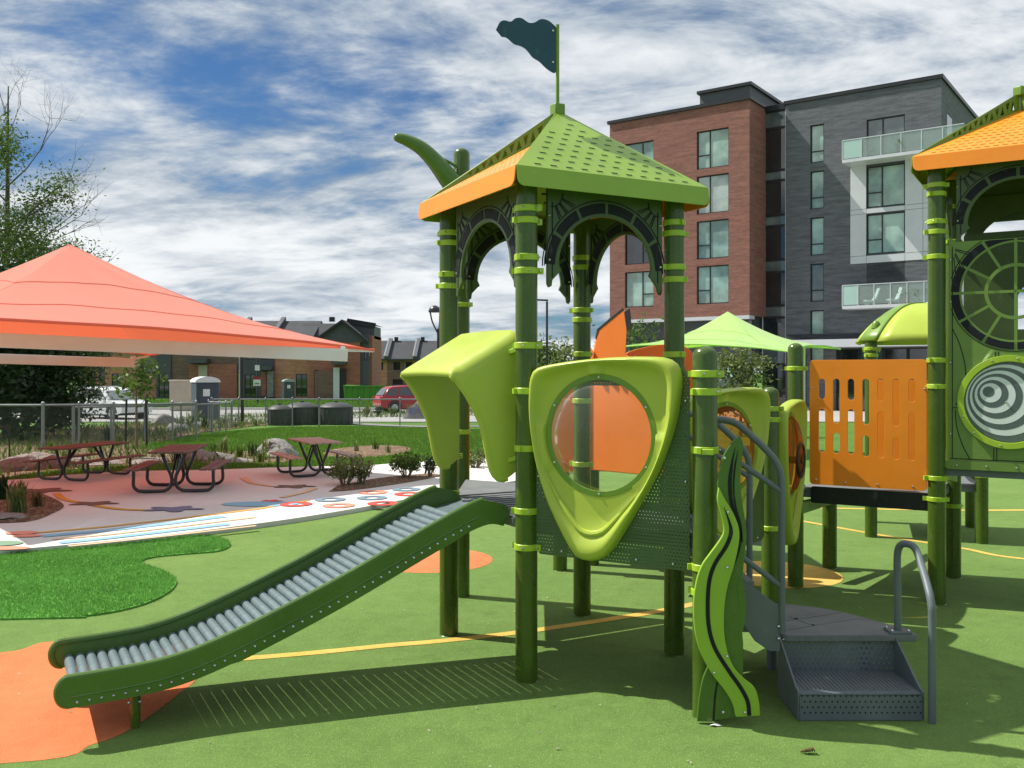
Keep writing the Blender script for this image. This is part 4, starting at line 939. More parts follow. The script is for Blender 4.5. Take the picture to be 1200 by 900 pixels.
wing = smooth_closed(wpx([(200, 440), (212, 500), (213, 560), (205, 600), (190, 625), (196, 560), (190, 500), (188, 470)]), 4)
mb = MB(); mb.prism(fw, wing, -.010, .010); obj('side_wing', mb, slideg, wave, bevel=.002)
bolts(wave, fw, [(x, z, .011) for x, z in wpx([(150, 93), (146, 840)])] + [(x, z, .034) for x, z in wpx([(157, 250), (155, 412), (155, 672), (117, 720), (207, 836)])])
for z in (1.365, .62, .10):
    mb = MB(); mb.bar((Fp[0] - .03, Fp[1] - PR, z), (1.02, WD + .045, z), .025, .03); obj('clamp_bracket', mb, limeband, wave, bevel=.004)

# ---------------------------------------------------------------- low deck with steering panel and slotted orange panel
bridge = thing('play_bridge', 'low play deck with slotted orange barrier and steering wheel panel', 'play platform', (2.3, 7.7, 0))
post(bridge, Gp, 1.66, (1.50, 1.42, .62), True); post(bridge, Hp, 2.01, (1.80, .82), True)
H2 = mv(Hp, 58.5, L); G2 = mv(Gp, 148.5, L); H3 = mv(Hp, 148.5, L)
P9 = (2.875, 8.42); post(bridge, P9, .80); post(bridge, H3, 1.6, (1.4,), True)
deck(bridge, inset([Gp, Hp, H3, G2], .08), .55); deck(bridge, inset([Hp, I, I2, mv(Hp, 58.5, L)], .06), .82)
fHI = vplane(Hp, -31.5); r_ = .05
slots = []
def slot(u, z0, z1, w=.052):
    r = w / 2; slots.append([(u + r * math.cos(q), z0 + r + r * math.sin(q)) for q in [math.pi + math.pi * i / 8 for i in range(9)]] + [(u + r * math.cos(q), z1 - r + r * math.sin(q)) for q in [math.pi * i / 8 for i in range(9)]])
cols = [.215 + .113 * i for i in range(7)]
zr = lambda y: 1.868 - (y - 146) * .00199
for u, segs in zip(cols, [((222, 305), (345, 522)), ((222, 402), (440, 525)), ((222, 308), (345, 525)), ((222, 405), (448, 532)), ((222, 310), (350, 535)), ((222, 408), (450, 538)), ((222, 312), (352, 540))]):
    for y0, y1 in segs: slot(u, zr(y1), zr(y0))
def rrect(u0, u1, z0, z1, r):
    o = []
    for cx_, cz_, a in ((u1 - r, z1 - r, 0), (u0 + r, z1 - r, 90), (u0 + r, z0 + r, 180), (u1 - r, z0 + r, 270)):
        o += [(cx_ + r * math.cos(R(a + 15 * i)), cz_ + r * math.sin(R(a + 15 * i))) for i in range(7)]
    return o
mb = MB(); mb.prism(fHI, rrect(.118, 1.0, .856, 1.868, .03), .0, .02, slots); bo = obj('barrier_panel', mb, orange, bridge, bevel=.003, label='slotted orange barrier panel')
bolts(bo, fHI, [(.17, .895, .022), (.40, .885, .022), (.64, .885, .022), (.90, .885, .022), (.135, 1.64, .022), (.985, 1.64, .022)])
fHI2 = vplane(mv(Hp, 58.5, L), -31.5)
mb = MB(); mb.prism(fHI2, rrect(.45, 1.08, .80, 1.70, .03), 0, .02); obj('barrier_panel', mb, orange, bridge, bevel=.003)
mb = MB(); mb.prism(fHI, rrect(.12, 1.03, .70, .835, .02), -.03, -.01); obj('deck_fascia', mb, black, bridge)
ga = math.degrees(math.atan2(Hp[1] - Gp[1], Hp[0] - Gp[0])); gl_ = math.hypot(Hp[0] - Gp[0], Hp[1] - Gp[1])
k_ = gl_ / L; fGH = lambda u, z, t: vplane(mv(Gp, ga - 90, .03), ga)(u * k_, z, t)
sp = bubble_panel(bridge, fGH, -.30, amber, panelg, 'steering_panel', .08, .97)
mb = MB(); cpt = Vector(fGH(.48, 1.09, .05)); axn = (Vector(fGH(.48, 1.09, .2)) - cpt).normalized(); uax = Vector((math.cos(R(ga)), math.sin(R(ga)), 0))
mb.tube([cpt + axn * .06 + (uax * math.cos(t) + Vector((0, 0, 1)) * math.sin(t)) * .13 for t in [6.283185 * i / 24 for i in range(24)]], .013, 8, closed=True)
for q in (.5, 2.6, 4.7): mb.tube([cpt + axn * .05, cpt + axn * .06 + (uax * math.cos(q) + Vector((0, 0, 1)) * math.sin(q)) * .13], .011, 8)
mb.tube([cpt - axn * .05, cpt + axn * .075], .028, 12); obj('steering_wheel', mb, black, sp)
mb = MB(); mb.prism(fGH, circ((.48, 1.125), .30, 40), -.02, -.01); sb_ = obj('steering_backboard', mb, orange_d, sp)
bolts(sb_, fGH, [(.48 + .24 * math.cos(q), 1.125 + .24 * math.sin(q), -.006) for q in [.4, 1.2, 2.0, 2.8, 3.6, 4.4, 5.2, 6.0]])
angC = math.degrees(math.atan2(Gp[1] - C[1], Gp[0] - C[0])); lc = math.hypot(Gp[0] - C[0], Gp[1] - C[1])
fCG = lambda u, z, t: vplane(C, angC)(u * lc / L, z, t)
rp = bubble_panel(bridge, fCG, -.19, amber, panelg, 'rear_bubble_panel')
for p, q, z in ((mv(Hp, -90, .1), (3.6, 9.2), .66), ((2.35, 7.9), P9, .62)):
    mb = MB(); mb.bar((p[0], p[1], z), (q[0], q[1], z), .05, .09); obj('deck_beam', mb, midg, bridge, bevel=.004)

# ---------------------------------------------------------------- second tower
tow2 = thing('lattice_play_tower', 'tall green play tower with orange roof and round lattice window', 'play tower', (3.98, 7.3, 0))
OZ = .49
def rect_(a, b, c, d): return [(a, c), (b, c), (b, d), (a, d)]
post(tow2, I, 2.93 + OZ, (2.706 + OZ, 2.638 + OZ, 2.427 + OZ, 2.349 + OZ, 2.16 + OZ, 1.86, 1.66, .96, .80), rot=150)
post(tow2, K, 2.93 + OZ, (2.7 + OZ, 2.4 + OZ, 1.2)); post(tow2, I2, 2.93 + OZ, (2.7 + OZ, 2.4 + OZ, .62)); post(tow2, K2, 2.93 + OZ, (2.7 + OZ, 2.4 + OZ))
arch_panel(tow2, I, -31.5, 2.262 + OZ); arch_panel(tow2, I2, -121.5, 2.20 + OZ, False); arch_panel(tow2, K2, 148.5, 2.17 + OZ, False); arch_panel(tow2, K, 58.5, 2.262 + OZ)
mb = MB(); mb.prism(vplane(I2, -31.5), rect_(.09, L - .09, 2.55 + OZ, 2.9 + OZ), -.03, -.015); obj('rear_valance', mb, panelg, tow2)
c2 = Vector(((I[0] + K2[0]) / 2, (I[1] + K2[1]) / 2))
cor2 = [tuple(c2 + 1.28 * (Vector(p) - c2)) for p in (I2, I, K, K2)]
roof(tow2, cor2, 2.918 + OZ, 3.474 + OZ, 3.335 + OZ)
deck(tow2, inset([I, K, K2, I2], .06), 1.06)
fI = vplane(I, -31.5); U0, U1 = .085, L - .085
wc = (.533, 2.365); holes = []
rb = [(.075, .215), (.235, .365)]
# lattice window: a ring of cells cut through the sheet
def cell(r0, r1, a0, a1, n=7, g=.010):
    d0, d1 = g / r0 if r0 > .02 else 0, g / r1
    o = [(wc[0] + r1 * math.cos(a0 + d1 + (a1 - a0 - 2 * d1) * i / n), wc[1] + r1 * math.sin(a0 + d1 + (a1 - a0 - 2 * d1) * i / n)) for i in range(n + 1)]
    i_ = [(wc[0] + r0 * math.cos(a0 + d0 + (a1 - a0 - 2 * d0) * i / n), wc[1] + r0 * math.sin(a0 + d0 + (a1 - a0 - 2 * d0) * i / n)) for i in range(n + 1)]
    return o + i_[::-1]
holes.append(circ(wc, .362, 60))
sc_c, sc_r = (.490, 1.548), .345
holes.append(circ(sc_c, sc_r - .03, 60))
mb = MB(); mb.prism(fI, [(U0, 1.10), (U1, 1.10), (U1, 2.80), (U1 - .05, 2.755), (U0 + .05, 2.755), (U0, 2.80)], -.010, .010, holes); wp = obj('window_panel', mb, midg, tow2, bevel=.002, label='mid green panel with round lattice window')
mb = MB(); mb.prism(fI, circ(wc, .207, 48), -.008, .008, [circ(wc, .183, 48)]); obj('lattice_ring', mb, midg, wp)
for k in range(12):
    a = 6.283185 * k / 12; mb = MB(); r0 = .0 if k % 3 == 0 else .20; c_, s_ = math.cos(a), math.sin(a)
    mb.prism(fI, [(wc[0] + r * c_ - w * s_, wc[1] + r * s_ + w * c_) for r, w in ((r0, -.010), (.366, -.010), (.366, .010), (r0, .010))], -.0072, .0072 + .0002 * (k % 3)); obj('lattice_bar', mb, midg, wp)
for k in range(12):
    x0 = 6.283185 * (k + .05) / 12; x1 = 6.283185 * (k + .95) / 12
    o_ = [(wc[0] + .432 * math.cos(x0 + (x1 - x0) * i / 5), wc[1] + .388 / .388 * .43 * math.sin(x0 + (x1 - x0) * i / 5)) for i in range(6)]
    i_ = [(wc[0] + .376 * math.cos(x0 + (x1 - x0) * i / 5), wc[1] + .376 * math.sin(x0 + (x1 - x0) * i / 5)) for i in range(6)]
    o_ = [(u, min(z, 2.75)) for u, z in o_]
    mb = MB(); mb.prism(fI, o_ + i_[::-1], .0102, .0135); obj('inlay_segment', mb, inlay, wp, smooth=False)
mb = MB()
def ln(p, q, w=.003):
    d = Vector((q[0] - p[0], q[1] - p[1])).normalized(); n = (-d.y * w, d.x * w)
    mb.prism(fI, [(p[0] + n[0], p[1] + n[1]), (p[0] - n[0], p[1] - n[1]), (q[0] - n[0], q[1] - n[1]), (q[0] + n[0], q[1] + n[1])], .0102, .0122)
for sx in (1, -1):
    X = lambda u: .533 + sx * (u - .533)
    for a in ([(.11, 2.10), (.16, 1.98), (.20, 1.8), (.19, 1.66), (.135, 1.52)], [(.13, 1.48), (.14, 1.36), (.18, 1.22), (.23, 1.115)]):
        c = smooth_open([(X(u), z) for u, z in a], 4)
        for p, q in zip(c, c[1:]): ln(p, q)
    ln((X(.11), 1.12), (X(.11), 2.72)); ln((X(.11), 1.50), (X(.15), 1.50)); ln((X(.40), 1.92), (X(.40), 1.885)); ln((X(.42), 1.92), (X(.42), 1.885)); ln((X(.39), 1.205), (X(.39), 1.11)); ln((X(.41), 1.205), (X(.41), 1.11))
    for p, q in (((.13, 2.70), (.25, 2.66)), ((.13, 2.69), (.24, 2.645)), ((.13, 2.67), (.19, 2.55)), ((.125, 2.66), (.178, 2.54)), ((.12, 2.64), (.135, 2.48))): ln((X(p[0]), p[1]), (X(q[0]), q[1]))
    oc = [(wc[0] + .445 * math.cos(t), wc[1] + .443 * math.sin(t)) for t in [6.283 * i / 48 for i in range(49)]]
ln((U0 + .01, 1.115), (U1 - .01, 1.115))
for p, q in zip(oc, oc[1:]):
    if max(p[1], q[1]) < 2.752 and min(p[0], q[0]) > .10: ln(p, q)
obj('inlay_line', mb, inlay, wp, smooth=False)
mb = MB(); mb.prism(fI, rrect(.06, L - .06, 1.035, 1.098, .02), -.012, .012); br_ = obj('bottom_rail', mb, midg, tow2, bevel=.003)
bolts(br_, fI, [(.14 + .2 * i, 1.066, .014) for i in range(5)])
bolts(wp, fI, [(U0 + .012, z, .011) for z in (2.62, 2.3, 1.84, 1.3)])
mb = MB(); mb.prism(fI, circ(sc_c, sc_r, 64), .008, .03, [circ(sc_c, sc_r - .045, 64)]); rg = obj('spinner_ring', mb, limeband, tow2, bevel=.004, label='lime ring round the spiral disc')
bolts(rg, fI, [(sc_c[0] + (sc_r - .02) * math.cos(R(q)), sc_c[1] + (sc_r - .02) * math.sin(R(q)), .032) for q in (-10, 80, 110, 200, 225, 260, 350)])
disc = None
for i in range(9):
    r = (sc_r - .05) * (1 - i / 9.25); c = (sc_c[0] - .135 * (i / 8) ** .8, sc_c[1] + .075 * (i / 8) ** .8)
    mb = MB(); mb.prism(fI, circ(c, r, 56), -.006, .001 + .0008 * i)
    if disc is None: disc = obj('spiral_disc', mb, sp_d, tow2, smooth=False)
    else: obj('spiral_band', mb, sp_l if i % 2 else sp_d, disc, smooth=False)
link('bolt', BOLT, disc, Tm(fI(sc_c[0] - .02, sc_c[1], .010)))
mb = MB(); mb.prism(vplane(mv(I, 58.5, .9), -31.5), rrect(.1, L - .1, 1.1, 2.93, .03), -.01, .01, [[(.50, 2.12), (.68, 2.12), (.68, 2.40), (.645, 2.46), (.59, 2.48), (.535, 2.46), (.50, 2.40)], circ((.533, 1.55), .22, 30)]); obj('rear_panel', mb, panelg, tow2)
mb = MB(); mb.bar((I[0] + .05, I[1] + .02, .99), (I2[0], I2[1] - .05, .86), .03, .07); br2 = obj('diagonal_brace', mb, midg, tow2, bevel=.003)
bolts(br2, lambda a, b, c: (a, b, c), [(I[0] + .15, I[1] + .12, .97), (I[0] + .3, I[1] + .35, .94)])

# ---------------------------------------------------------------- low tower with the lime dome
S1 = (3.86, 10.0); S2 = mv(S1, -21, L); S3 = mv(S1, 69, L); S4 = mv(S2, 69, L)
dome = thing('dome_shelter', 'small play shelter under a segmented lime and green dome', 'play shelter', (4.6, 10.2, 0))
for p in (S1, S2, S3, S4): post(dome, p, 2.10, (2.02, 1.95, .7))
cs = Vector(((S1[0] + S4[0]) / 2, (S1[1] + S4[1]) / 2)); diag = (Vector(S1) - cs).length * 1.16
a_s1 = math.atan2(S1[1] - cs.y, S1[0] - cs.x)
def dome_pt(a, q):                # a: angle, q: 0 rim .. 1 top ; rounded square plan
    k = 4.0; aa = a - a_s1 + math.pi / 4
    rr = 1 / (abs(math.cos(aa)) ** k + abs(math.sin(aa)) ** k) ** (1 / k) * diag * .80
    c = (1 - q) ** .8; s = math.sin(q * math.pi / 2) ** .9
    return (cs.x + rr * c * math.cos(a), cs.y + rr * c * math.sin(a), 2.10 + .43 * s)
for k in range(8):
    corner = k % 2 == 0; a0 = a_s1 + (k // 2) * math.pi / 2 + (-.16 if corner else .16); a1 = a0 + (.32 if corner else math.pi / 2 - .32)
    mb = MB(); vs = []; n, m_ = 8, 10
    for i in range(n + 1):
        for j in range(m_ + 1):
            q = j / m_; aa = a0 + (a1 - a0) * i / n; p = dome_pt(aa, q); vs.append((p[0], p[1], p[2] + (.012 if corner else 0)))
    mb.add(vs, [(i * (m_ + 1) + j, (i + 1) * (m_ + 1) + j, (i + 1) * (m_ + 1) + j + 1, i * (m_ + 1) + j + 1) for i in range(n) for j in range(m_)])
    o = obj('dome_segment', mb, ring_g if corner else lime, dome, angle=60, label='dark green corner segment' if corner else None)
    s_ = o.modifiers.new('solid', 'SOLIDIFY'); s_.thickness = .02; s_.offset = -1
    if corner:
        p = dome_pt((a0 + a1) / 2, .22); mb = MB(); mb.lathe((p[0], p[1], p[2] - .02), [(.05, 0), (.046, .03), (.04, .055), (.025, .075), (.005, .08)], 14); obj('knob', mb, ring_g, o)
deck(dome, inset([S1, S2, S4, S3], .05), .6)

# ================================================================== picnic tables
SLAT = {}
def slat_mesh(l, w, m, key):
    if key not in SLAT:
        mb = MB(); mb.box((0, 0, 0), (l, w, .034)); me = mb.mesh('slat', m, False); SLAT[key] = me
    return SLAT[key]
def picnic(name, label, P, rz, length, m, scale=1.0):
    t = thing(name, label, 'picnic table', (0, 0, 0), 'picnic tables on the patio')
    def sl(parent, x, y, z, l, w, mm):
        o = link('slat', slat_mesh(l, w, mm, (l, w, mm.name)), parent, Tm((x, y, z)), local=True)
        b = o.modifiers.new('bevel', 'BEVEL'); b.width = .006; b.segments = 1
        return o
    for i in range(5): sl(t, 0, -.29 + .145 * i, .735, length, .126, m)
    for s in (-1, 1):
        for i in range(2): sl(t, 0, s * (.64 + (.145 * i - .07)), .435, length, .126, m)
    for x in (-length / 2 + .38, length / 2 - .38):
        for s in (-1, 1):
            pts = smooth_open([(x, s * .20, .70), (x, s * .12, .48), (x, s * .035, .27), (x, s * .05, .12), (x, s * .13, .045), (x, s * .25, .03), (x, s * .52, .03), (x, s * .62, .05), (x, s * .68, .13), (x, s * .68, .28), (x, s * .68, .415)], 4)
            mb = MB(); mb.tube(pts, .030, 8); o = link('leg_frame', mb.mesh('leg_frame', blackpaint), t, None, local=True)
            mb = MB(); mb.bar((x, s * .34, .708), (x, s * .02, .708), .05, .02); link('top_bracket', mb.mesh('top_bracket', blackpaint), o, None, local=True)
            mb = MB(); mb.bar((x, s * .78, .412), (x, s * .54, .412), .05, .016); link('seat_bracket', mb.mesh('seat_bracket', blackpaint), o, None, local=True)
            mb = MB(); mb.tube([(x, s * .035, .25), (x - math.copysign(.42, x), s * .02, .705)], .018, 6); link('brace', mb.mesh('brace', blackpaint), o, None, local=True)
    t.matrix_basis = Tm((P[0], P[1], .06)) @ Matrix.Rotation(rz, 4, 'Z') @ Matrix.Scale(scale, 4)
    return t
picnic('picnic_table', 'long red-brown slatted picnic table by the chain-link fence', (-6.95, 15.15), R(73), 2.14, wood, .70)
picnic('picnic_table', 'red-brown picnic table seen end-on in the middle of the patio', (-4.86, 13.6), R(98), 1.75, wood, .80)
picnic('picnic_table', 'pale weathered picnic table farthest back, beside the round mulch bed', (-3.31, 15.6), R(119), 1.74, wood2, .76)

# ================================================================== shade sails
def sail(name, label, corners, apex, m, scallop=.12, seam=True, beams=()):
    t = thing(name, label, 'shade sail', (apex[0], apex[1], 0)); ap = Vector(apex); n = 26
    for k in range(4):
        a, b = Vector(corners[k]), Vector(corners[(k + 1) % 4]); mid = (a + b) / 2; c3 = (Vector((ap.x, ap.y, mid.z)) - mid)
        mb = MB(); vs = []; idx = {}
        for i in range(n + 1):
            for j in range(n + 1 - i if False else n + 1):
                s_ = j / n; q = i / n
                e = a.lerp(b, s_); sc_ = 4 * s_ * (1 - s_)
                e = e + c3 * (scallop * sc_) + Vector((0, 0, .10 * sc_))
                p = e.lerp(ap, q); p.z -= .22 * math.sin(math.pi * q) * (1 - .4 * sc_)
                p.z += .010 * math.sin(9 * math.pi * s_ + k) * q * (1 - q) ** 2 * 4 + .004 * math.sin(17 * s_ + 11 * q + k)
                vs.append(p)
        fs = [(i * (n + 1) + j, i * (n + 1) + j + 1, (i + 1) * (n + 1) + j + 1, (i + 1) * (n + 1) + j) for i in range(n) for j in range(n)]
        mb.add(vs, fs); o = obj('sail_panel', mb, m, t, angle=70)
        e_pts = [vs[j] for j in range(n + 1)]; mb = MB(); mb.tube(e_pts, .022, 6); obj('hem_cable', mb, m, o)
        if seam and k in (0, 3):
            for q in (7, 15):
                mb = MB(); mb.tube([vs[q * (n + 1) + j] + Vector((0, 0, .006)) for j in range(n + 1)], .004, 5); obj('seam', mb, m, o)
    return t
R1 = (-2.25, 15.2, 2.13); R2 = (-7.9, 20.3, 2.14); L1 = (-6.45, 9.8, 2.36); L2 = (-12.1, 14.9, 2.36)
s1 = sail('shade_sail', 'large salmon red peaked shade sail over the picnic tables', [L1, R1, R2, L2], (-7.13, 15.0, 3.83), fab_r, .09)
def hbeam(p, q, nm, par, m=whitesteel, w=.10, h=.195):
    mb = MB(); mb.bar(p, q, w, h); return obj(nm, mb, m, par, bevel=.008)
b1 = hbeam((-2.62, 14.75, 2.035), (-9.7, 10.5, 2.30), 'beam', s1); b2 = hbeam((-8.05, 19.8, 1.965), (-12.7, 15.2, 2.12), 'beam', s1)
for bm_, e0, e1 in ((b1, (-2.70, 14.85, 2.12), R1), (b2, (-8.05, 19.85, 2.05), R2)):
    mb = MB(); mb.bar(e0, (e1[0] * .98 + e0[0] * .02, e1[1], e1[2] - .01), .03, .05); mb.box((e0[0], e0[1] - .06, 2.13 if bm_ is b1 else 2.06), (.08, .08, .10), R(30)); obj('corner_bracket', mb, whitesteel, bm_, bevel=.004)
for p in ((-9.7, 10.5), (-12.7, 15.2)):
    mb = MB(); mb.cyl((p[0], p[1], 0), (p[0], p[1], 2.5), .11, .09, 18); obj('support_post', mb, whitesteel, s1)
gL = (2.72, 22.2, 2.38); gR = (7.55, 21.4, 2.30); gN = (5.4, 18.9, 2.32); gF = (4.8, 24.8, 2.38)
s2 = sail('shade_sail', 'lime green peaked shade canopy in front of the apartment building', [gL, (5.6, 18.7, 2.18), gR, (4.4, 25.5, 2.4)], (5.10, 22.0, 3.20), fab_l, .05)
for p in ((3.75, 21.5), (6.75, 21.6)):
    mb = MB(); mb.cyl((p[0], p[1], -.1), (p[0], p[1], 2.45), .06, n=14); obj('support_post', mb, whitesteel, s2)

# ================================================================== apartment building
apt = thing('apartment_building', 'six-storey apartment block of red and grey brick behind the playground', 'building', (20, 70, -.8))
QX, QY = .4615 * 57.2, 57.2; EC, ES = math.cos(R(-36)), math.sin(R(-36)); NX, NY = .588, .809
def fA(off): return lambda u, z, t: (QX + u * EC + (off - t) * NX, QY + u * ES + (off - t) * NY, z)     # t outwards
def rect(u0, u1, z0, z1): return [(u0, z0), (u1, z0), (u1, z1), (u0, z1)]
def window(parent, f, u0, u1, z0, z1, mull, glass, glass2=None, depth=-.22):
    mb = MB(); fr = .075
    holes = []
    for a, b, c, d in mull: holes.append(rect(u0 + (u1 - u0) * a + fr * (.5 if a > 0 else 1), u0 + (u1 - u0) * b - fr * (.5 if b < 1 else 1), z0 + (z1 - z0) * c + fr * (.5 if c > 0 else 1), z0 + (z1 - z0) * d - fr * (.5 if d < 1 else 1)))
    mb.prism(f, rect(u0, u1, z0, z1), depth, depth + .09, holes); w = obj('window', mb, fframe, parent, smooth=False)
    for i, h in enumerate(holes):
        mb = MB(); mb.prism(f, [(h[0][0] - .02, h[0][1] - .02), (h[2][0] + .02, h[0][1] - .02), (h[2][0] + .02, h[2][1] + .02), (h[0][0] - .02, h[2][1] + .02)], depth + .02, depth + .04)
        obj('pane', mb, glass2 if (glass2 and i == 0) else glass, w, smooth=False)
    return w
ML = [(0, .40, 0, .36), (0, .40, .36, 1), (.40, 1, 0, 1)]; MR = [(0, .60, 0, 1), (.60, 1, 0, .36), (.60, 1, .36, 1)]; MN = [(0, 1, 0, .30), (0, 1, .30, 1)]; MW = [(0, .42, 0, 1), (.42, 1, 0, 1)]
zf = [3.35 + 3.08 * i for i in range(5)]                 # sill levels, storeys 2..6
red_w = []; fr_ = fA(-2.7)
for i in range(1, 5):
    z0 = zf[i] - .02
    red_w.append((-20.6, -18.3, z0, z0 + 2.55, MR, glassA if i in (1, 4) else (glassB if i == 2 else glassD)))
    red_w.append((-15.0, -12.68, z0, z0 + 2.6, ML, glassC if i == 3 else glassA))
mb = MB(); mb.prism(fr_, rect(-21.85, -11.22, 5.55, 19.83), -.35, 0, [rect(a, b, c, d) for a, b, c, d, *_ in red_w]); rw = obj('red_brick_wall', mb, brick_r, apt, smooth=False)
for a, b, c, d, m_, g_ in red_w: window(apt, fr_, a, b, c, d, m_, g_)
mb = MB(); mb.prism(fr_, rect(-11.60, -11.22, 5.55, 19.83), -2.95, -.352); obj('red_brick_return', mb, brick_r, apt, smooth=False)
mb = MB(); mb.prism(fr_, rect(-21.85, -11.65, 2.3, 19.6), -14, -.60); obj('inner_core', mb, siding, apt, smooth=False)
mb = MB(); mb.prism(fr_, rect(-22.0, -11.1, 19.84, 20.06), -3.0, .14); obj('roof_coping', mb, fframe, apt, smooth=False)
mb = MB(); mb.prism(fr_, rect(-14.9, -11.3, 20.07, 20.85), -6.0, -.30); ph = obj('penthouse', mb, siding, apt, smooth=False)
mb = MB(); mb.prism(fr_, rect(-15.05, -11.15, 20.86, 21.06), -6.2, -.10); obj('penthouse_coping', mb, fframe, ph, smooth=False)
mb = MB(); q = fr_(-19.2, 20.0, -2.5); mb.cyl((q[0], q[1], 20.0), (q[0], q[1], 20.7), .06, n=8); obj('vent_pipe', mb, galv, apt)
# glazed ground floor under the red part
for i in range(7):
    u0 = -21.7 + i * 1.5; window(apt, fr_, u0, u0 + 1.46, .1, 5.3, [(0, 1, 0, .42), (0, 1, .42, .78), (0, 1, .78, 1)], glassE if i % 3 else glassD, glassD, -.7)
mb = MB(); mb.prism(fr_, rect(-21.85, -11.22, 5.30, 5.54), -.9, .05); obj('soffit_band', mb, wpanel, apt, smooth=False)
# glazed stair strip between the two brick volumes
fs_ = fA(.2)
for i, (za, zb) in enumerate(((18.45, 19.6), (15.55, 18.43), (14.85, 15.53), (12.5, 14.83), (11.75, 12.48), (9.45, 11.73), (8.6, 9.43), (6.32, 8.58), (5.5, 6.3), (3.4, 5.48), (2.3, 3.38), (-.5, 2.28))):
    window(apt, fs_, -11.45, -9.75, za, zb, [(0, 1, 0, 1)], glassD if i % 2 == 0 else glassB, None, -.1)
mb = MB(); mb.prism(fs_, rect(-11.5, -9.7, 19.62, 20.0), -.3, .1); obj('strip_coping', mb, fframe, apt, smooth=False)
for u in (-11.42, -9.80):
    mb = MB(); mb.prism(fs_, rect(u - .03, u + .03, 2.3, 19.6), -.005, .06); obj('strip_mullion', mb, wpanel, apt, smooth=False)
# grey brick volume
fg = fA(0.0); gw = []
for i in range(5):
    z0 = 3.36 + 3.08 * i; gw.append((-8.08, -7.17, z0, z0 + 2.52, MN, glassD if i == 1 else glassA))
holes = [rect(a, b, c, d) for a, b, c, d, *_ in gw]
bw = [(-4.45, -2.12, 15.42, 18.0, MW, glassD), (-4.45, -2.12, 12.32, 14.95, ML, glassA), (-4.45, -2.12, 9.33, 11.89, ML, glassA), (-4.45, -2.12, 5.95, 8.85, MW, glassD)]
holes_b = [rect(a, b, c, d) for a, b, c, d, *_ in bw]
wp_rect = rect(-5.48, .0, 8.75, 15.1)
mb = MB(); mb.prism(fg, rect(-9.74, -.0, 4.3, 19.83), -.35, 0, holes + [holes_b[0], rect(-5.48, -.35, 8.75, 15.1), holes_b[3]]); obj('grey_brick_wall', mb, brick_g, apt, smooth=False)
mb = MB(); mb.prism(fg, rect(-9.74, -.0, -.8, 4.29), -.35, 0, [rect(-8.08, -7.17, 1.6, 4.0), rect(-6.4, -.5, -.79, 3.3)]); obj('grey_brick_base', mb, brick_g, apt, smooth=False)
for a, b, c, d, m_, g_ in gw + bw: window(apt, fg, a, b, c, d, m_, g_)
window(apt, fg, -8.08, -7.17, 1.6, 4.0, MN, glassA)
for i in range(4): window(apt, fg, -6.4 + i * 1.48, -6.4 + (i + 1) * 1.48 - .04, -.79, 3.3, [(0, 1, 0, .72), (0, 1, .72, 1)], glassB if i != 1 else glassE, None, -.3)
zsp = [8.76, 9.25, 11.95, 12.26, 15.09]
cut = [-5.47, -4.46, -2.11, -1.05, -.0]
pid = 0
for (ua, ub) in zip(cut, cut[1:]):
    for (za, zb) in zip(zsp, zsp[1:]):
        if ua == -4.46 and zb - za > 2.0: continue
        mb = MB(); mb.prism(fg, rect(ua + .012, ub - .012, za + .012, zb - .012), -.05, .03); obj('metal_panel', mb, wpanel, apt, smooth=False)
mb = MB(); mb.prism(fg, [(-5.47, 8.76), (-.36, 8.76), (-.36, 15.09), (-5.47, 15.09)], -.3, -.06, holes_b[1:3]); obj('panel_backing', mb, siding, apt, smooth=False)
mb = MB(); mb.hexa(lambda s, z, t: (QX + t * EC + s * NX, QY + t * ES + s * NY, z), .36, 14, -.8, 19.83, -.35, .0); obj('grey_brick_side', mb, brick_g, apt, smooth=False)
for i in range(2):
    for z in (15.5, 12.4, 9.3, 6.2):
        mb = MB(); s0 = 1.6 + i * 4.2; mb.hexa(lambda s, zq, t: (QX + t * EC + s * NX, QY + t * ES + s * NY, zq), s0, s0 + 1.5, z, z + 2.5, -.02, .02); obj('side_window', mb, glassB, apt, smooth=False)
mb = MB(); mb.prism(fg, rect(-9.7, -.36, 2.3, 19.6), -14, -.65); obj('inner_core', mb, siding, apt, smooth=False)
mb = MB(); mb.prism(fg, rect(-9.85, .12, 19.84, 20.08), -14.2, .12); obj('roof_coping', mb, fframe, apt, smooth=False)
def balcony(zb, zt, u0, u1, label):
    mb = MB(); mb.prism(fg, rect(u0, u1, zb - .20, zb), .002, 1.5); b = obj('balcony', mb, wpanel, apt, smooth=False, label=label)
    n = 6; 
    for i in range(n):
        a = u0 + (u1 - u0) * i / n; c = u0 + (u1 - u0) * (i + 1) / n
        mb = MB(); mb.prism(fg, rect(a + .03, c - .03, zb + .05, zt), 1.44, 1.46); obj('glass_panel', mb, frost if i == 0 else balg, b, smooth=False)
        mb = MB(); mb.prism(fg, rect(a - .022, a + .022, zb, zt + .04), 1.42, 1.48); obj('balcony_post', mb, wpanel, b, smooth=False)
    for u in (u0, u1):
        mb = MB(); mb.prism(fg, rect(u - .012, u + .012, zb + .05, zt), .1, 1.4); obj('glass_panel', mb, frost if u == u0 else balg, b, smooth=False)
    mb = MB(); mb.prism(fg, rect(u0, u1, zt + .02, zt + .07), 1.42, 1.48); obj('balcony_rail', mb, wpanel, b, smooth=False)
balcony(15.28, 16.46, -5.55, 1.55, 'upper balcony with glass railing'); balcony(5.98, 7.24, -5.55, .3, 'lower balcony with glass railing')
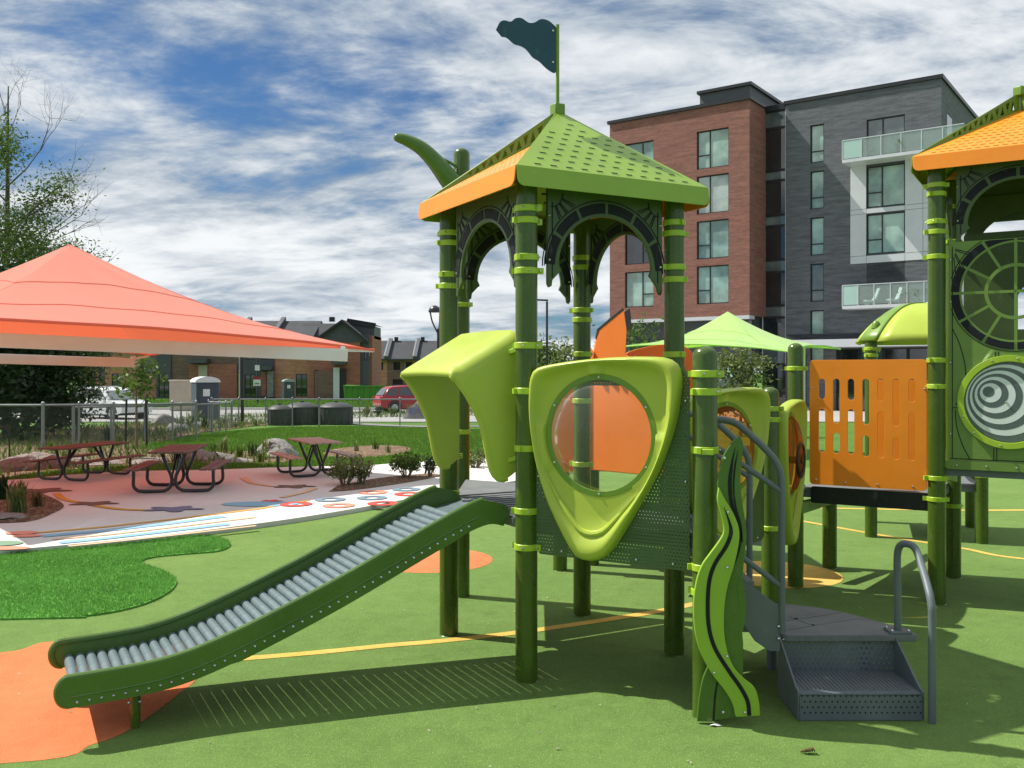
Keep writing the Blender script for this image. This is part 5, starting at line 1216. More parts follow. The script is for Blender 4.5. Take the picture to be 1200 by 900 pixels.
# entrance canopy, door and number plate at street level
mb = MB(); mb.prism(fg, rect(-9.2, 1.0, 3.35, 3.85), .01, 2.2); obj('entrance_canopy', mb, wpanel, apt, smooth=False)
window(apt, fA(-.02), -9.6, -8.35, -.79, 2.9, [(0, .5, 0, 1), (.5, 1, 0, 1)], glassB, None, -.05)
qn = fr_(-11.95, 2.05, .0)
mb = MB(); mb.prism(fr_, rect(-12.75, -11.75, 1.45, 2.55), .02, .08); npl = obj('number_plate', mb, frost, apt, smooth=False)
mb = MB(); mb.prism(fr_, [(-12.55, 2.42), (-12.55, 2.30), (-12.12, 2.30), (-12.42, 1.60), (-12.28, 1.60), (-11.97, 2.32), (-11.97, 2.42)], .081, .10); obj('numeral', mb, black, npl, smooth=False)
# things kept on the lower balcony and one on the upper
def on_balc(u, t, z): return fg(u, z, t)
def chair(name, label, u, z, rz):
    p = on_balc(u, .75, z); t = thing(name, label, 'chair', p)
    mb = MB(); mb.prism(lambda a, b, tt: (p[0] + a, p[1] + tt, p[2] + b), smooth_open([(-.35, .35), (-.1, .32), (.15, .38), (.38, .85), (.46, 1.1)], 4) + smooth_open([(.52, 1.1), (.44, .8), (.22, .30), (-.1, .25), (-.36, .30)], 4), -.28, .28); obj('shell', mb, white, t, bevel=.02)
    for a in (-.25, .25):
        mb = MB(); mb.cyl((p[0] + a, p[1] - .2, p[2]), (p[0] + a * .7, p[1] - .2, p[2] + .36), .02, n=8); mb.cyl((p[0] + a, p[1] + .2, p[2]), (p[0] + a * .7, p[1] + .2, p[2] + .36), .02, n=8); obj('leg', mb, white, t)
chair('balcony_chair', 'white lounge chair behind the frosted end of the lower balcony', -4.0, 5.98, 0); chair('balcony_chair', 'white lounge chair in the middle of the lower balcony', -2.6, 5.98, 0)
def leafcloud(name, m, parent, cen_, rad, n, size, seed, flat=.6, tips=None):
    rng = np.random.default_rng(seed)
    if tips is None: c = rng.normal(0, .48, (n, 3)) * np.array(rad) + np.array(cen_)
    else:
        tp = np.array(tips); c = tp[rng.integers(0, len(tp), n)] + rng.normal(0, 1, (n, 3)) * np.array(rad)
    d1 = rng.normal(0, 1, (n, 3)); d1[:, 2] *= flat; d1 /= np.linalg.norm(d1, axis=1, keepdims=True)
    d2 = rng.normal(0, 1, (n, 3)); d2 -= (d2 * d1).sum(1, keepdims=True) * d1; d2 /= np.linalg.norm(d2, axis=1, keepdims=True)
    s = size * rng.uniform(.6, 1.35, (n, 1)); v = np.zeros((n, 4, 3))
    v[:, 0] = c - d1 * s; v[:, 1] = c + d2 * s * .42; v[:, 2] = c + d1 * s; v[:, 3] = c - d2 * s * .42
    return tris(name, v.reshape(-1, 3), m, 4, parent)
for i, (u, m_, lb, z) in enumerate(((-1.75, carred, 'red flower pot on the lower balcony', 5.98), (-1.15, beige, 'beige flower pot on the lower balcony', 5.98), (-.45, pblue, 'blue flower pot on the lower balcony', 5.98), (-2.2, bin_m, 'dark flower pot with a plant on the upper balcony', 15.28))):
    p = on_balc(u, 1.15, z); t = thing('flower_pot', lb, 'flower pot', p, 'flower pots on the balconies')
    mb = MB(); mb.lathe(p, [(.13, 0), (.16, .04), (.21, .34), (.23, .35), (.23, .40), (.19, .40)], 14); obj('pot', mb, m_, t)
    leafcloud('foliage', leaf_a, t, (p[0], p[1], p[2] + .65), (.3, .3, .3), 130, .10, 40 + i)['kind'] = 'stuff'
# small building with a balcony, far behind
sb = thing('far_apartment_block', 'pale far block with a railed balcony left of the red brick corner', 'building', (14, 110, -1.2))
mb = MB(); mb.box((17.2, 112, 3.2), (4, 8, 9)); obj('wall', mb, wpanel, sb, smooth=False)
mb = MB(); mb.box((14.2, 109, 6.2), (3.2, 2.2, .2)); bb = obj('balcony', mb, wpanel, sb, smooth=False)
for i in range(5):
    mb = MB(); mb.box((12.75 + .7 * i, 107.95, 6.9), (.05, .05, 1.25)); obj('balcony_post', mb, galv, bb, smooth=False)
mb = MB(); mb.box((14.2, 107.95, 7.5), (3.2, .06, .06)); obj('balcony_rail', mb, galv, bb, smooth=False)

# ================================================================== townhouses
def pxX(px, d): return (px - 600) * d / FPX
def pyZ(py, d): return CAM_H + (HORIZ - py) * d / FPX
def town_win(par, x0, x1, z0, z1, y, g=None, split=True, fy=None):
    f = lambda u, z, t: (u, y - t, z)
    return window(par, f, x0, x1, z0, z1, [(0, .5, 0, 1), (.5, 1, 0, 1)] if split else [(0, 1, 0, 1)], g or glassB, None, -.15)
def wall_holes(par, nm, x0, x1, z0, z1, y, m, rects, th=.3):
    mb = MB(); mb.prism(lambda u, z, t: (u, y - t, z), rect(x0, x1, z0, z1), -th, 0, [rect(*r) for r in rects]); obj(nm, mb, m, par, smooth=False)
    for r in rects: town_win(par, *r, y, split=(r[1] - r[0]) > .9)
Y1 = 100.0; zb1 = gz(100)
th = thing('townhouse', 'brown brick townhouse behind the portable toilet, with a charcoal shingle roof', 'house', (pxX(210, Y1), Y1, zb1), 'townhouses across the road')
def X(px): return pxX(px, Y1)
wall_holes(th, 'wall', X(150), X(184), zb1, 5.4, Y1 + .3, brick_o, [(X(166), X(181), 1.6, 3.5)])
wall_holes(th, 'side_wing', X(88), X(150), zb1, 5.0, Y1 + .6, brick_o, [(X(113), X(120), .6, 3.0), (X(128), X(141), zb1 + .3, 1.6), (X(98), X(106), 2.6, 4.0)])
wall_holes(th, 'siding_wall', X(184), X(201), zb1, 5.6, Y1 - .2, siding, [(X(186.5), X(199), zb1 + .1, 1.6), (X(187), X(192), 4.3, 5.3)])
wall_holes(th, 'brick_wall', X(201), X(279), zb1, 5.5, Y1, brick_d, [])
mb = MB(); mb.box(((X(222) + X(278)) / 2, Y1 - .12, .65), (X(278) - X(222), .2, 4.0)); lw_ = obj('russet_wall', mb, brick_m, th, smooth=False)
mb = MB(); mb.box(((X(224) + X(247)) / 2, Y1 - .7, 2.95), (X(247) - X(224), 1.4, .45)); obj('porch_roof', mb, siding, th, smooth=False)
mb = MB(); mb.box(((X(234) + X(244)) / 2, Y1 - .3, 1.55), (X(244) - X(234), .2, 1.9)); obj('door', mb, beige, th, smooth=False)
town_win(th, X(268), X(274), zb1 + .2, 2.2, Y1 - .26)
def gable_roof(par, x0, x1, y0, y1, ze, zr, m, nm='roof', yr=None):
    mb = MB(); yr = yr or (y0 + y1) / 2
    mb.add([(x0, y0, ze), (x1, y0, ze), (x1, yr, zr), (x0, yr, zr), (x0, y1, ze), (x1, y1, ze), (x0, y0, ze - .25), (x1, y0, ze - .25), (x0, y1, ze - .25), (x1, y1, ze - .25)],
           [(0, 1, 2, 3), (3, 2, 5, 4), (6, 7, 1, 0), (8, 6, 0, 3, 4), (7, 9, 5, 2, 1), (9, 8, 4, 5), (6, 8, 9, 7)]); return obj(nm, mb, m, par, smooth=False)
rf_ = gable_roof(th, X(86), X(281), Y1 - .8, Y1 + 9, 5.5, 7.6, shingle)
for px in (287, 330):
    pass
th2 = thing('townhouse', 'townhouse of orange brick and charcoal siding behind the black bins', 'house', (X(330), Y1, zb1), 'townhouses across the road')
wall_holes(th2, 'siding_wall', X(281), X(322), zb1, 5.4, Y1 - .1, siding, [(X(288), X(297), 3.1, 4.6), (X(306), X(316), 3.1, 4.6), (X(287), X(300), zb1 + .1, 1.5)])
mb = MB(); mb.box(((X(306) + X(322)) / 2, Y1 - .8, 2.2), (X(322) - X(306), 1.3, .4)); obj('porch_roof', mb, siding, th2, smooth=False)
mb = MB(); mb.box(((X(307) + X(313)) / 2, Y1 - .15, .5), (X(313) - X(307), .2, 2.6)); obj('door', mb, brick_m, th2, smooth=False)
mb = MB(); mb.box(((X(315) + X(322)) / 2, Y1 - .4, .5), (X(322) - X(315), .6, 2.8)); obj('stone_pier', mb, stone, th2, smooth=False)
wall_holes(th2, 'brick_wall', X(322), X(367), zb1, 5.4, Y1, brick_o, [(X(331.5), X(339), 3.2, 4.2), (X(348), X(356), 3.2, 4.2), (X(346.5), X(360), zb1 + .15, 1.55)])
rf_ = gable_roof(th2, X(280), X(368), Y1 - .8, Y1 + 9, 5.4, 7.5, shingle)
for px in (281, 322):
    mb = MB(); mb.bar((X(px), Y1 - .9, 5.65), (X(px), Y1 + 4.1, 7.75), .45, .45); obj('party_wall', mb, siding, rf_, smooth=False)
th3 = thing('townhouse', 'end townhouse with russet brick gable and charcoal upper storey right of the shade sail', 'house', (X(402), Y1, zb1), 'townhouses across the road')
wall_holes(th3, 'brick_wall', X(367), X(424), zb1, 5.1, Y1 - 1.2, brick_m, [(X(371), X(376), zb1 + .3, 2.0)])
wall_holes(th3, 'lower_brick', X(372), X(394), zb1, 1.9, Y1 - 1.45, brick_d, [])
mb = MB(); mb.box(((X(394) + X(409)) / 2, Y1 - 2.0, 2.75), (X(409) - X(394), 1.5, .35)); obj('porch_roof', mb, siding, th3, smooth=False)
mb = MB(); mb.box(((X(394) + X(401)) / 2, Y1 - 1.5, .55), (X(401) - X(394), .3, 3.4)); obj('stone_pier', mb, wpanel, th3, smooth=False)
mb = MB(); mb.box(((X(402) + X(408)) / 2, Y1 - 1.42, .5), (X(408) - X(402), .3, 3.2)); obj('door', mb, fframe, th3, smooth=False)
wall_holes(th3, 'siding_wall', X(424), X(434), zb1, 5.8, Y1 - .9, siding, [(X(428), X(432), 3.0, 4.3)])
mb = MB(); mb.box(((X(434) + X(437)) / 2, Y1 + 3, 2.2), (X(437) - X(434), 7, 7.0)); obj('end_wall', mb, brick_m, th3, smooth=False)
mb = MB(); mb.prism(lambda u, z, t: (u, Y1 - 1.2 - t, z), [(X(370), 4.95), (X(432), 4.95), (X(432), 5.1), (X(404), 7.1), (X(372), 5.1)], -.3, .05); obj('gable_siding', mb, siding, th3, smooth=False)
for a, b in (((X(434), 4.95), (X(404), 7.2)), ((X(404), 7.2), (X(370), 4.95))):
    mb = MB(); mb.hexa(lambda q, w, h: (a[0] + (b[0] - a[0]) * q, Y1 - 1.7 + w, a[1] + (b[1] - a[1]) * q + h), 0, 1, 0, 8, 0, .14); obj('roof_slope', mb, shingle, th3, smooth=False)
    mb = MB(); mb.hexa(lambda q, w, h: (a[0] + (b[0] - a[0]) * q, Y1 - 1.75 + w, a[1] + (b[1] - a[1]) * q + h), 0, 1, 0, .04, -.12, .15); obj('barge_board', mb, fframe, th3, smooth=False)
gable_roof(th3, X(348), X(404), Y1 + .3, Y1 + 8, 5.3, 7.15, shingle, yr=Y1 + 3.0)
mb = MB(); mb.prism(lambda u, z, t: (u, Y1 + 1.0 - t, z), [(X(407), 5.4), (X(437), 5.4), (X(437), 6.75), (X(407), 7.2)], -5, 0); dm = obj('dormer', mb, siding, th3, smooth=False)
mb = MB(); mb.bar((X(405), Y1 + .8, 7.35), (X(439), Y1 + .8, 6.82), .5, .12, (0, 1, 0)); mb.add([(X(405), Y1 + .6, 7.42), (X(439), Y1 + .6, 6.9), (X(439), Y1 + 7, 6.9), (X(405), Y1 + 7, 7.42)], [(0, 1, 2, 3)]); obj('dormer_roof', mb, fframe, dm, smooth=False)
mb = MB(); mb.box((X(385), Y1 + 2, 7.55), (.55, .55, .5)); obj('roof_vent', mb, fframe, th3, smooth=False)
Y2 = 150.0; zb2 = gz(150)
def X2(px): return pxX(px, Y2)
th4 = thing('townhouse', 'far row of townhouses with stepped charcoal roof beyond the green container', 'house', (X2(480), Y2, zb2), 'townhouses across the road')
wall_holes(th4, 'brick_wall', X2(431), X2(453.5), zb2, 3.9, Y2, brick_o, [(X2(441), X2(449), 2.1, 3.4)])
wall_holes(th4, 'siding_wall', X2(453.5), X2(474), zb2, 3.9, Y2, brick_d, [(X2(461), X2(469), 2.1, 3.4), (X2(460), X2(472), zb2 + .1, .6)])
wall_holes(th4, 'brick_wall', X2(474), X2(520), zb2, 3.9, Y2, brick_m, [(X2(475.5), X2(483), 2.1, 3.4), (X2(490), X2(498), 2.1, 3.4)])
r4 = gable_roof(th4, X2(428), X2(522), Y2 - .8, Y2 + 11, 3.9, 7.0, shingle)
for px in (436, 453.5, 487, 520):
    mb = MB(); mb.bar((X2(px), Y2 - 1.0, 4.1), (X2(px), Y2 + 5.0, 7.2), .6, .5); obj('party_wall', mb, siding, r4, smooth=False)
    mb = MB(); mb.bar((X2(px) - .3, Y2 - 1.02, 4.35), (X2(px) - .3, Y2 + 4.9, 7.42), .25, .1); obj('metal_flashing', mb, galv, r4, smooth=False)
for px in (460, 492):
    mb = MB(); mb.box((X2(px), Y2 + 5, 7.2), (.6, .6, .8)); obj('roof_vent', mb, fframe, r4, smooth=False)

# ================================================================== vehicles and street things
def car(name, label, P, rz, paint, H_=1.65, Lc=4.5):
    t = thing(name, label, 'car', (0, 0, 0)); f = lambda y0: (lambda x, z, tt: (x, tt, z))
    body = smooth_open([(-2.22, .40), (-2.26, .65), (-2.22, .92), (-2.12, 1.02)], 3) + smooth_open([(-1.2, 1.04), (.8, 1.02), (1.0, 1.0), (1.75, .92), (2.15, .78), (2.25, .6), (2.22, .35)], 3) + [(1.75, .26), (-1.8, .26)]
    def sect(poly, w, inn, z_in, name, m, par, bev=.05):
        mb = MB(); n = len(poly); vs = []
        for s in (-1, 1):
            for x, z in poly: vs.append((x, s * (w - inn * max(0, (z - z_in))), z))
        tri = tessellate_polygon([[Vector((x, z, 0)) for x, z in poly]])
        fs = [tuple(q) for q in tri] + [tuple(q2 + n for q2 in q[::-1]) for q in tri] + [(i, (i + 1) % n, (i + 1) % n + n, i + n) for i in range(n)]
        mb.add(vs, fs); o = link(name, mb.mesh(name, m), par, None, local=True)
        b = o.modifiers.new('bevel', 'BEVEL'); b.width = bev; b.segments = 2; b.limit_method = 'ANGLE'; b.angle_limit = R(50); return o
    bd = sect(body, .90, .05, .6, 'body', paint, t)
    cab = [(-2.08, 1.0), (-1.72, 1.50), (-1.45, 1.60), (-.4, 1.66), (.25, 1.60), (.55, 1.48), (1.12, 1.0)]
    sect(cab, .86, .26, 1.0, 'cabin', paint, t)
    wins = [('side_window', [(-1.95, 1.05), (-1.68, 1.44), (-1.15, 1.54), (-1.15, 1.05)]), ('side_window', [(-1.08, 1.05), (-1.08, 1.55), (-.22, 1.57), (-.22, 1.05)]), ('side_window', [(-.15, 1.05), (-.15, 1.56), (.28, 1.52), (.88, 1.05)])]
    for nm, poly in wins: sect(poly, .868, .26, 1.0, nm, glassB, t, .005)
    mb = MB(); mb.add([(.58, -.66, 1.45), (.58, .66, 1.45), (1.12, .78, 1.02), (1.12, -.78, 1.02)], [(0, 1, 2, 3)]); o = link('windscreen', mb.mesh('windscreen', glassD, False), t, Tm((.02, 0, .015)), local=True)
    mb = MB(); mb.add([(-1.76, -.64, 1.46), (-1.76, .64, 1.46), (-2.08, .76, 1.06), (-2.08, -.76, 1.06)], [(0, 1, 2, 3)]); o = link('rear_window', mb.mesh('rear_window', glassB, False), t, Tm((-.02, 0, .012)), local=True)
    for x in (-1.38, 1.40):
        for s in (-1, 1):
            mb = MB(); mb.cyl((x, s * .70, .34), (x, s * .915, .34), .34, n=22); w_ = link('wheel', mb.mesh('wheel', tyre), t, None, local=True)
            mb = MB(); mb.cyl((x, s * .90, .34), (x, s * .925, .34), .225, .20, n=18); link('rim', mb.mesh('rim', alloy), w_, None, local=True)
            mb = MB(); mb.tube([(x + .41 * math.cos(q), s * .885, .34 + .41 * math.sin(q)) for q in [i * math.pi / 12 for i in range(13)]], .045, 6); link('wheel_arch', mb.mesh('wheel_arch', tyre), bd, None, local=True)
    for s in (-1, 1):
        mb = MB(); mb.box((-2.18, s * .74, .90), (.16, .22, .2)); link('tail_lamp', mb.mesh('tail_lamp', lampred), t, None, local=True)
        mb = MB(); mb.box((2.10, s * .66, .76), (.22, .34, .13)); link('headlight', mb.mesh('headlight', lampw), t, None, local=True)
        mb = MB(); mb.box((.72, s * .98, 1.08), (.12, .2, .13)); link('mirror', mb.mesh('mirror', paint), t, None, local=True)
        for x in (-.95, .05):
            mb = MB(); mb.box((x - .1, s * .905, .92), (.2, .025, .03)); link('door_handle', mb.mesh('door_handle', alloy), t, None, local=True)
        mb = MB(); mb.tube([(-1.5, s * .60, 1.66), (-.6, s * .60, 1.70), (.2, s * .60, 1.65)], .02, 6); link('roof_rail', mb.mesh('roof_rail', black), t, None, local=True)
    mb = MB(); mb.box((0, 0, .30), (4.0, 1.74, .16)); link('sill', mb.mesh('sill', tyre), t, None, local=True)
    t.matrix_basis = Tm((P[0], P[1], gz(P[1]) - .02)) @ Matrix.Rotation(rz, 4, 'Z')
    return t
car('parked_suv', 'red hatchback SUV parked beyond the fence, partly behind the lime hood', (pxX(482, 57), 57.5), R(24), carred)
car('parked_suv', 'white SUV parked under the trees beyond the chain-link fence', (pxX(124, 48), 48.5), R(-32), carwhite)

def toilet(label, P, s, rz=0, roofm=None):
    t = thing('portable_toilet', label, 'portable toilet', (0, 0, 0), 'portable toilets')
    mb = MB(); mb.box((0, 0, 1.0), (1.15, 1.15, 1.9)); o = link('cabin', mb.mesh('cabin', toilet_b), t, None, local=True); b = o.modifiers.new('bevel', 'BEVEL'); b.width = .06; b.segments = 2
    mb = MB(); mb.box((0, 0, .05), (1.2, 1.2, .10)); link('skid', mb.mesh('skid', bin_m), t, None, local=True)
    mb = MB(); pr = smooth_open([(-.62, 1.94), (-.60, 2.04), (-.45, 2.15), (-.2, 2.22), (0, 2.235), (.2, 2.22), (.45, 2.15), (.60, 2.04), (.62, 1.94)], 3); mb.prism(lambda a, b, c: (a, c, b), pr, -.62, .62); o = link('roof', mb.mesh('roof', roofm or white), t, None, local=True); b = o.modifiers.new('bevel', 'BEVEL'); b.width = .10; b.segments = 3
    mb = MB(); mb.box((-.05, -.585, 1.0), (.72, .03, 1.7)); d = link('door', mb.mesh('door', toilet_b), t, None, local=True); b = d.modifiers.new('bevel', 'BEVEL'); b.width = .012
    mb = MB(); mb.box((.24, -.61, 1.05), (.05, .03, .14)); link('handle', mb.mesh('handle', galv), d, None, local=True)
    mb = MB(); mb.box((-.08, -.606, 1.42), (.34, .012, .36)); link('notice', mb.mesh('notice', white), d, None, local=True)
    mb = MB(); mb.box((.583, .1, 1.42), (.012, .42, .34)); link('notice', mb.mesh('notice', white), t, None, local=True)
    for i in range(5):
        mb = MB(); mb.box((-.585, .0, .35 + .05 * i), (.02, .6, .018)); link('vent_slat', mb.mesh('vent_slat', bin_m), t, None, local=True)
    mb = MB(); mb.cyl((.45, .45, 1.9), (.45, .45, 2.38), .045, n=10); link('vent_pipe', mb.mesh('vent_pipe', bin_m), t, None, local=True)
    t.matrix_basis = Tm((P[0], P[1], gz(P[1]) - .02)) @ Matrix.Rotation(rz, 4, 'Z') @ Matrix.Scale(s, 4)
toilet('slate blue portable toilet with white domed roof behind the chain-link fence', (pxX(238, 46), 46.3), .97, R(32))
toilet('small grey portable toilet standing far off in front of the orange brick house', (pxX(338, 92), 92), .92, R(25), mat('pale_grey_plastic', (.32, .36, .38), .4, .05, 2))
cb = thing('utility_cabinet', 'beige utility cabinet just left of the portable toilet', 'cabinet', (pxX(214, 60), 60, gz(60)))
mb = MB(); mb.box((pxX(213, 60), 60, gz(60) + .95), (1.3, .8, 1.9)); o = obj('cabinet_body', mb, beige, cb, bevel=.03); mb = MB(); mb.box((pxX(213, 60), 60, gz(60) + 1.92), (1.4, .9, .1)); obj('cabinet_lid', mb, beige, cb, bevel=.02)

for px, d, r, h, lb in ((328, 40.0, .50, .88, 'small charcoal waste bin, first of the row'), (354, 41.0, .72, .98, 'large charcoal waste bin in the middle of the row'), (394, 41.0, .72, .98, 'large charcoal waste bin at the end of the row near the red car')):
    x = pxX(px, d); z = gz(d) - .05; t = thing('waste_bin', lb, 'bin', (x, d, z), 'waste bins beyond the fence')
    mb = MB(); mb.lathe((x, d, z), [(r * .96, 0), (r, .05), (r, h * .72), (r * .99, h * .74)], 28); bb = obj('bin_body', mb, bin_m, t)
    mb = MB(); mb.lathe((x, d, z), [(r * 1.03, h * .74), (r * 1.04, h * .80), (r * .95, h * .86), (r * .6, h * .97), (r * .25, h), (.01, h)], 28); ld = obj('lid', mb, bin_m, t)
    for k in range(14):
        a = 6.283 * k / 14; mb = MB(); mb.box((x + r * math.cos(a), d + r * math.sin(a), z + h * .37), (.03, .12, h * .66), a); obj('slat', mb, bin_m, bb)
    mb = MB(); mb.cyl((x, d, z + h - .02), (x, d, z + h + .06), .08, n=10); obj('lid_handle', mb, black, ld)
dx = pxX(433, 82); dz_ = gz(82); t = thing('waste_container', 'lime green ribbed waste container beside the end townhouse', 'container', (dx, 82, dz_))
mb = MB(); mb.prism(lambda a, b, c: (dx + a, 82 + c, dz_ + b), [(-2.0, .1), (2.1, .1), (2.1, 1.35), (-2.15, 1.5)], -1, 1); o = obj('container_body', mb, dump_m, t, smooth=False)
for k in range(9):
    mb = MB(); mb.box((dx - 1.95 + .5 * k, 80.95, dz_ + .78), (.12, .1, 1.2)); obj('rib', mb, dump_m, o, smooth=False)
mb = MB(); mb.box((dx, 80.95, dz_ + 1.42), (4.2, .14, .12)); obj('top_rail', mb, dump_m, o, smooth=False)

def pole(name, label, cat, P, h, r, build=None):
    z = gz(P[1]) - .05; t = thing(name, label, cat, (P[0], P[1], z)); mb = MB(); mb.tube([(P[0], P[1], z), (P[0], P[1], z + .5), (P[0], P[1], z + h)], [r * 1.1, r, r * .85], 12); obj('pole', mb, blackpaint, t)
    mb = MB(); mb.box((P[0], P[1], z + .03), (r * 4.5, r * 4.5, .06)); bp_ = obj('base_plate', mb, blackpaint, t)
    if build: build(t, z)
    return t
P_ = GP(284, 496)
def lamp_head(t, z):
    h = z + 3.35; mb = MB(); mb.lathe((P_[0], P_[1], h), [(.06, 0), (.20, .05), (.22, .10), (.12, .22), (.02, .28)], 16); obj('lamp_head', mb, blackpaint, t)
pole('lamp_post', 'slim black pole standing in the planting bed behind the shade beam', 'lamp post', P_, 3.4, .075, lamp_head)
P2_ = (pxX(514, 24), 24.0)
def bell(t, z):
    x, y = P2_; zt = pyZ(366, 24)
    mb = MB(); mb.lathe((x - .10, y, zt), [(.16, 0), (.165, .04), (.13, .12), (.06, .17), (.02, .18)], 18); obj('bell_shade', mb, blackpaint, t)
    mb = MB(); mb.tube(smooth_open([(x - .22, y, zt + .02), (x - .16, y, zt - .25), (x - .02, y, zt - .55), (x, y, zt - .7)], 4), .02, 8); mb.tube([(x + .03, y, zt + .02), (x + .02, y, zt - .3), (x, y, zt - .6)], .016, 8); obj('bracket_arm', mb, blackpaint, t)
pole('lamp_post', 'black bell-shaped garden lamp behind the left tower posts', 'lamp post', P2_, pyZ(385, 24) - gz(24) + .05, .05, bell)
P3_ = (pxX(641, 40), 40.0)
def arm(t, z):
    zt = pyZ(352, 40); mb = MB(); mb.bar((P3_[0] + .05, 40, zt), (P3_[0] - .42, 40, zt + .02), .12, .07); obj('lamp_arm', mb, blackpaint, t)
pole('street_lamp', 'tall thin black street lamp with a flat arm seen between the tower posts', 'street lamp', P3_, pyZ(352, 40) - gz(40), .055, arm)
sx_ = pxX(302, 72); sz = gz(72); t = thing('street_sign', 'pole with a small grey sign and a red and white notice', 'sign', (sx_, 72, sz))
mb = MB(); mb.cyl((sx_, 72, sz), (sx_, 72, pyZ(400, 72)), .09, n=10); obj('pole', mb, blackpaint, t)
mb = MB(); mb.box((sx_, 71.87, pyZ(431, 72)), (.36, .03, .42)); obj('sign_plate', mb, white, t, smooth=False)
mb = MB(); mb.box((sx_ - .02, 71.87, pyZ(447.5, 72)), (.56, .03, .62)); nb = obj('notice_board', mb, white, t, smooth=False)
mb = MB(); mb.box((sx_ - .02, 71.85, pyZ(443, 72)), (.56, .03, .22)); obj('notice_header', mb, carred, nb, smooth=False)
mb = MB(); mb.box((sx_ - .02, 71.85, pyZ(449.5, 72)), (.36, .03, .10)); obj('notice_picture', mb, dump_m, nb, smooth=False)

# ================================================================== fences
def fence(label, pts, h, nps, mesh=True, rails=1, dark=False):
    t = thing('chain_link_fence', label, 'fence', (*pts[0], gz(pts[0][1])), 'galvanised fences'); m = galv
    for s in range(len(pts) - 1):
        a, b = Vector(pts[s]), Vector(pts[s + 1]); n = nps[s]; mb = MB()
        za, zb = gz(a.y) - .05, gz(b.y) - .05
        for k in range(rails):
            zz_ = h - .02 - k * .45; mb = MB(); mb.tube([(a.x, a.y, za + zz_), (b.x, b.y, zb + zz_)], .028, 8); obj('top_rail', mb, m, t)
        for i in range(n + (s == len(pts) - 2)):
            p = a.lerp(b, i / n); z = gz(p.y) - .05; mb = MB(); r = .028 if i else .042
            mb.cyl((p.x, p.y, z), (p.x, p.y, z + h + .02), r, n=10); o = obj('fence_post', mb, m, t); mb = MB(); mb.lathe((p.x, p.y, z + h + .02), [(r * 1.2, 0), (r * 1.1, .03), (.005, .055)], 10); obj('post_cap', mb, m, o)
        if mesh:
            mb = MB(); mb.add([(a.x, a.y, za + .03), (b.x, b.y, zb + .03), (b.x, b.y, zb + h - .03), (a.x, a.y, za + h - .03)], [(0, 1, 2, 3)]); obj('wire_mesh', mb, mesh_f, t, smooth=False)
fence('chain-link fence running in front of the dark trees at the left edge', [(-16.5, 23.4), (-11.9, 23.6), (-9.9, 25.2), (-9.3, 27.4)], 1.12, [3, 3, 2], True, 1)
fence('chain-link fence that angles back towards the portable toilet', [(-11.6, 24.6), (-10.6, 26.9), (-10.0, 31.0), (-11.0, 36.5), (-12.4, 38.0)], 1.05, [2, 2, 3, 1], True, 1)
fence('long galvanised fence along the road in front of the bins and cars', [(-12.4, 38.4), (-8.0, 38.6), (-3.0, 38.8), (1.0, 39.0)], 1.15, [4, 3, 2], True, 1)
t = thing('garden_railing', 'short thin black railing post at the left edge of the patio', 'railing', (*GP(11, 548), 0))
q = GP(11, 548); mb = MB(); mb.cyl((q[0], q[1], 0), (q[0], q[1], .78), .016, n=8); o = obj('railing_post', mb, blackpaint, t)
mb = MB(); mb.tube([(q[0], q[1], .77), (q[0] - 1.4, q[1] - .3, .58)], .014, 8); obj('hand_rail', mb, blackpaint, t)

# ================================================================== trees, shrubs, rocks
def branchy(mb, rng, p, d, l, r, depth, tips, spread=.55, up=.15):
    pts = [Vector(p)]; d = Vector(d).normalized(); n = 4
    for i in range(n):
        d = (d + Vector(rng.normal(0, .12, 3)) + Vector((0, 0, up * .3))).normalized(); pts.append(pts[-1] + d * l / n)
    mb.tube(pts, [r * (1 - .55 * i / n) for i in range(n + 1)], 6 if depth > 1 else 4, caps=False)
    if depth <= 1: tips.append(tuple(pts[-1])); tips.append(tuple(pts[-2]))
    if depth == 0: return
    k = 3 if depth > 1 else 4
    for i in range(k):
        q = pts[2 + (i % 3)] if i else pts[-1]
        nd_ = (d + Vector(rng.normal(0, spread, 3)) + Vector((0, 0, up))).normalized()
        branchy(mb, rng, q, nd_, l * rng.uniform(.55, .8), r * .48, depth - 1, tips, spread, up)
def tree(label, P, h, r, m, n, leaf, seed, crown=(.35, .35, .3), start=.3, bm=None, name='tree', bare=False, limbs=7, depth=2, reach=.34, group=None, cat='tree', stakes=False):
    rng = np.random.default_rng(seed); z = gz(P[1]) - .05; t = thing(name, label, cat, (P[0], P[1], z), group); mb = MB(); tips = []
    lean = rng.normal(0, .03, 2); tp = [Vector((P[0] + lean[0] * h * q * q, P[1] + lean[1] * h * q * q, z + h * q)) for q in (0, .15, .35, .55, .75, .92)]
    mb.tube(tp, [r * 1.25, r, r * .8, r * .58, r * .35, r * .12], 9)
    for i in range(limbs):
        q = start + (.9 - start) * (i + .3) / limbs; p = tp[0].lerp(tp[-1], q); a = i * 2.4 + rng.uniform(-.4, .4)
        branchy(mb, rng, p, (math.cos(a), math.sin(a), .55 + .5 * q), h * reach * (1.15 - .6 * abs(q - .55) - .35 * q), r * .5 * (1.1 - q), depth, tips)
    tips.append(tuple(tp[-1])); tk = obj('trunk', mb, bm or bark, t)
    if bare: return t
    leafcloud('crown', m, t, None, crown, n, leaf, seed + 1, .7, tips)
    if stakes:
        for s in (-.28, .26):
            mb = MB(); mb.cyl((P[0] + s, P[1], z), (P[0] + s * .9, P[1], z + 1.25), .028, n=8); obj('stake', mb, blackpaint, t)
    return t
tg = 'trees at the left edge'
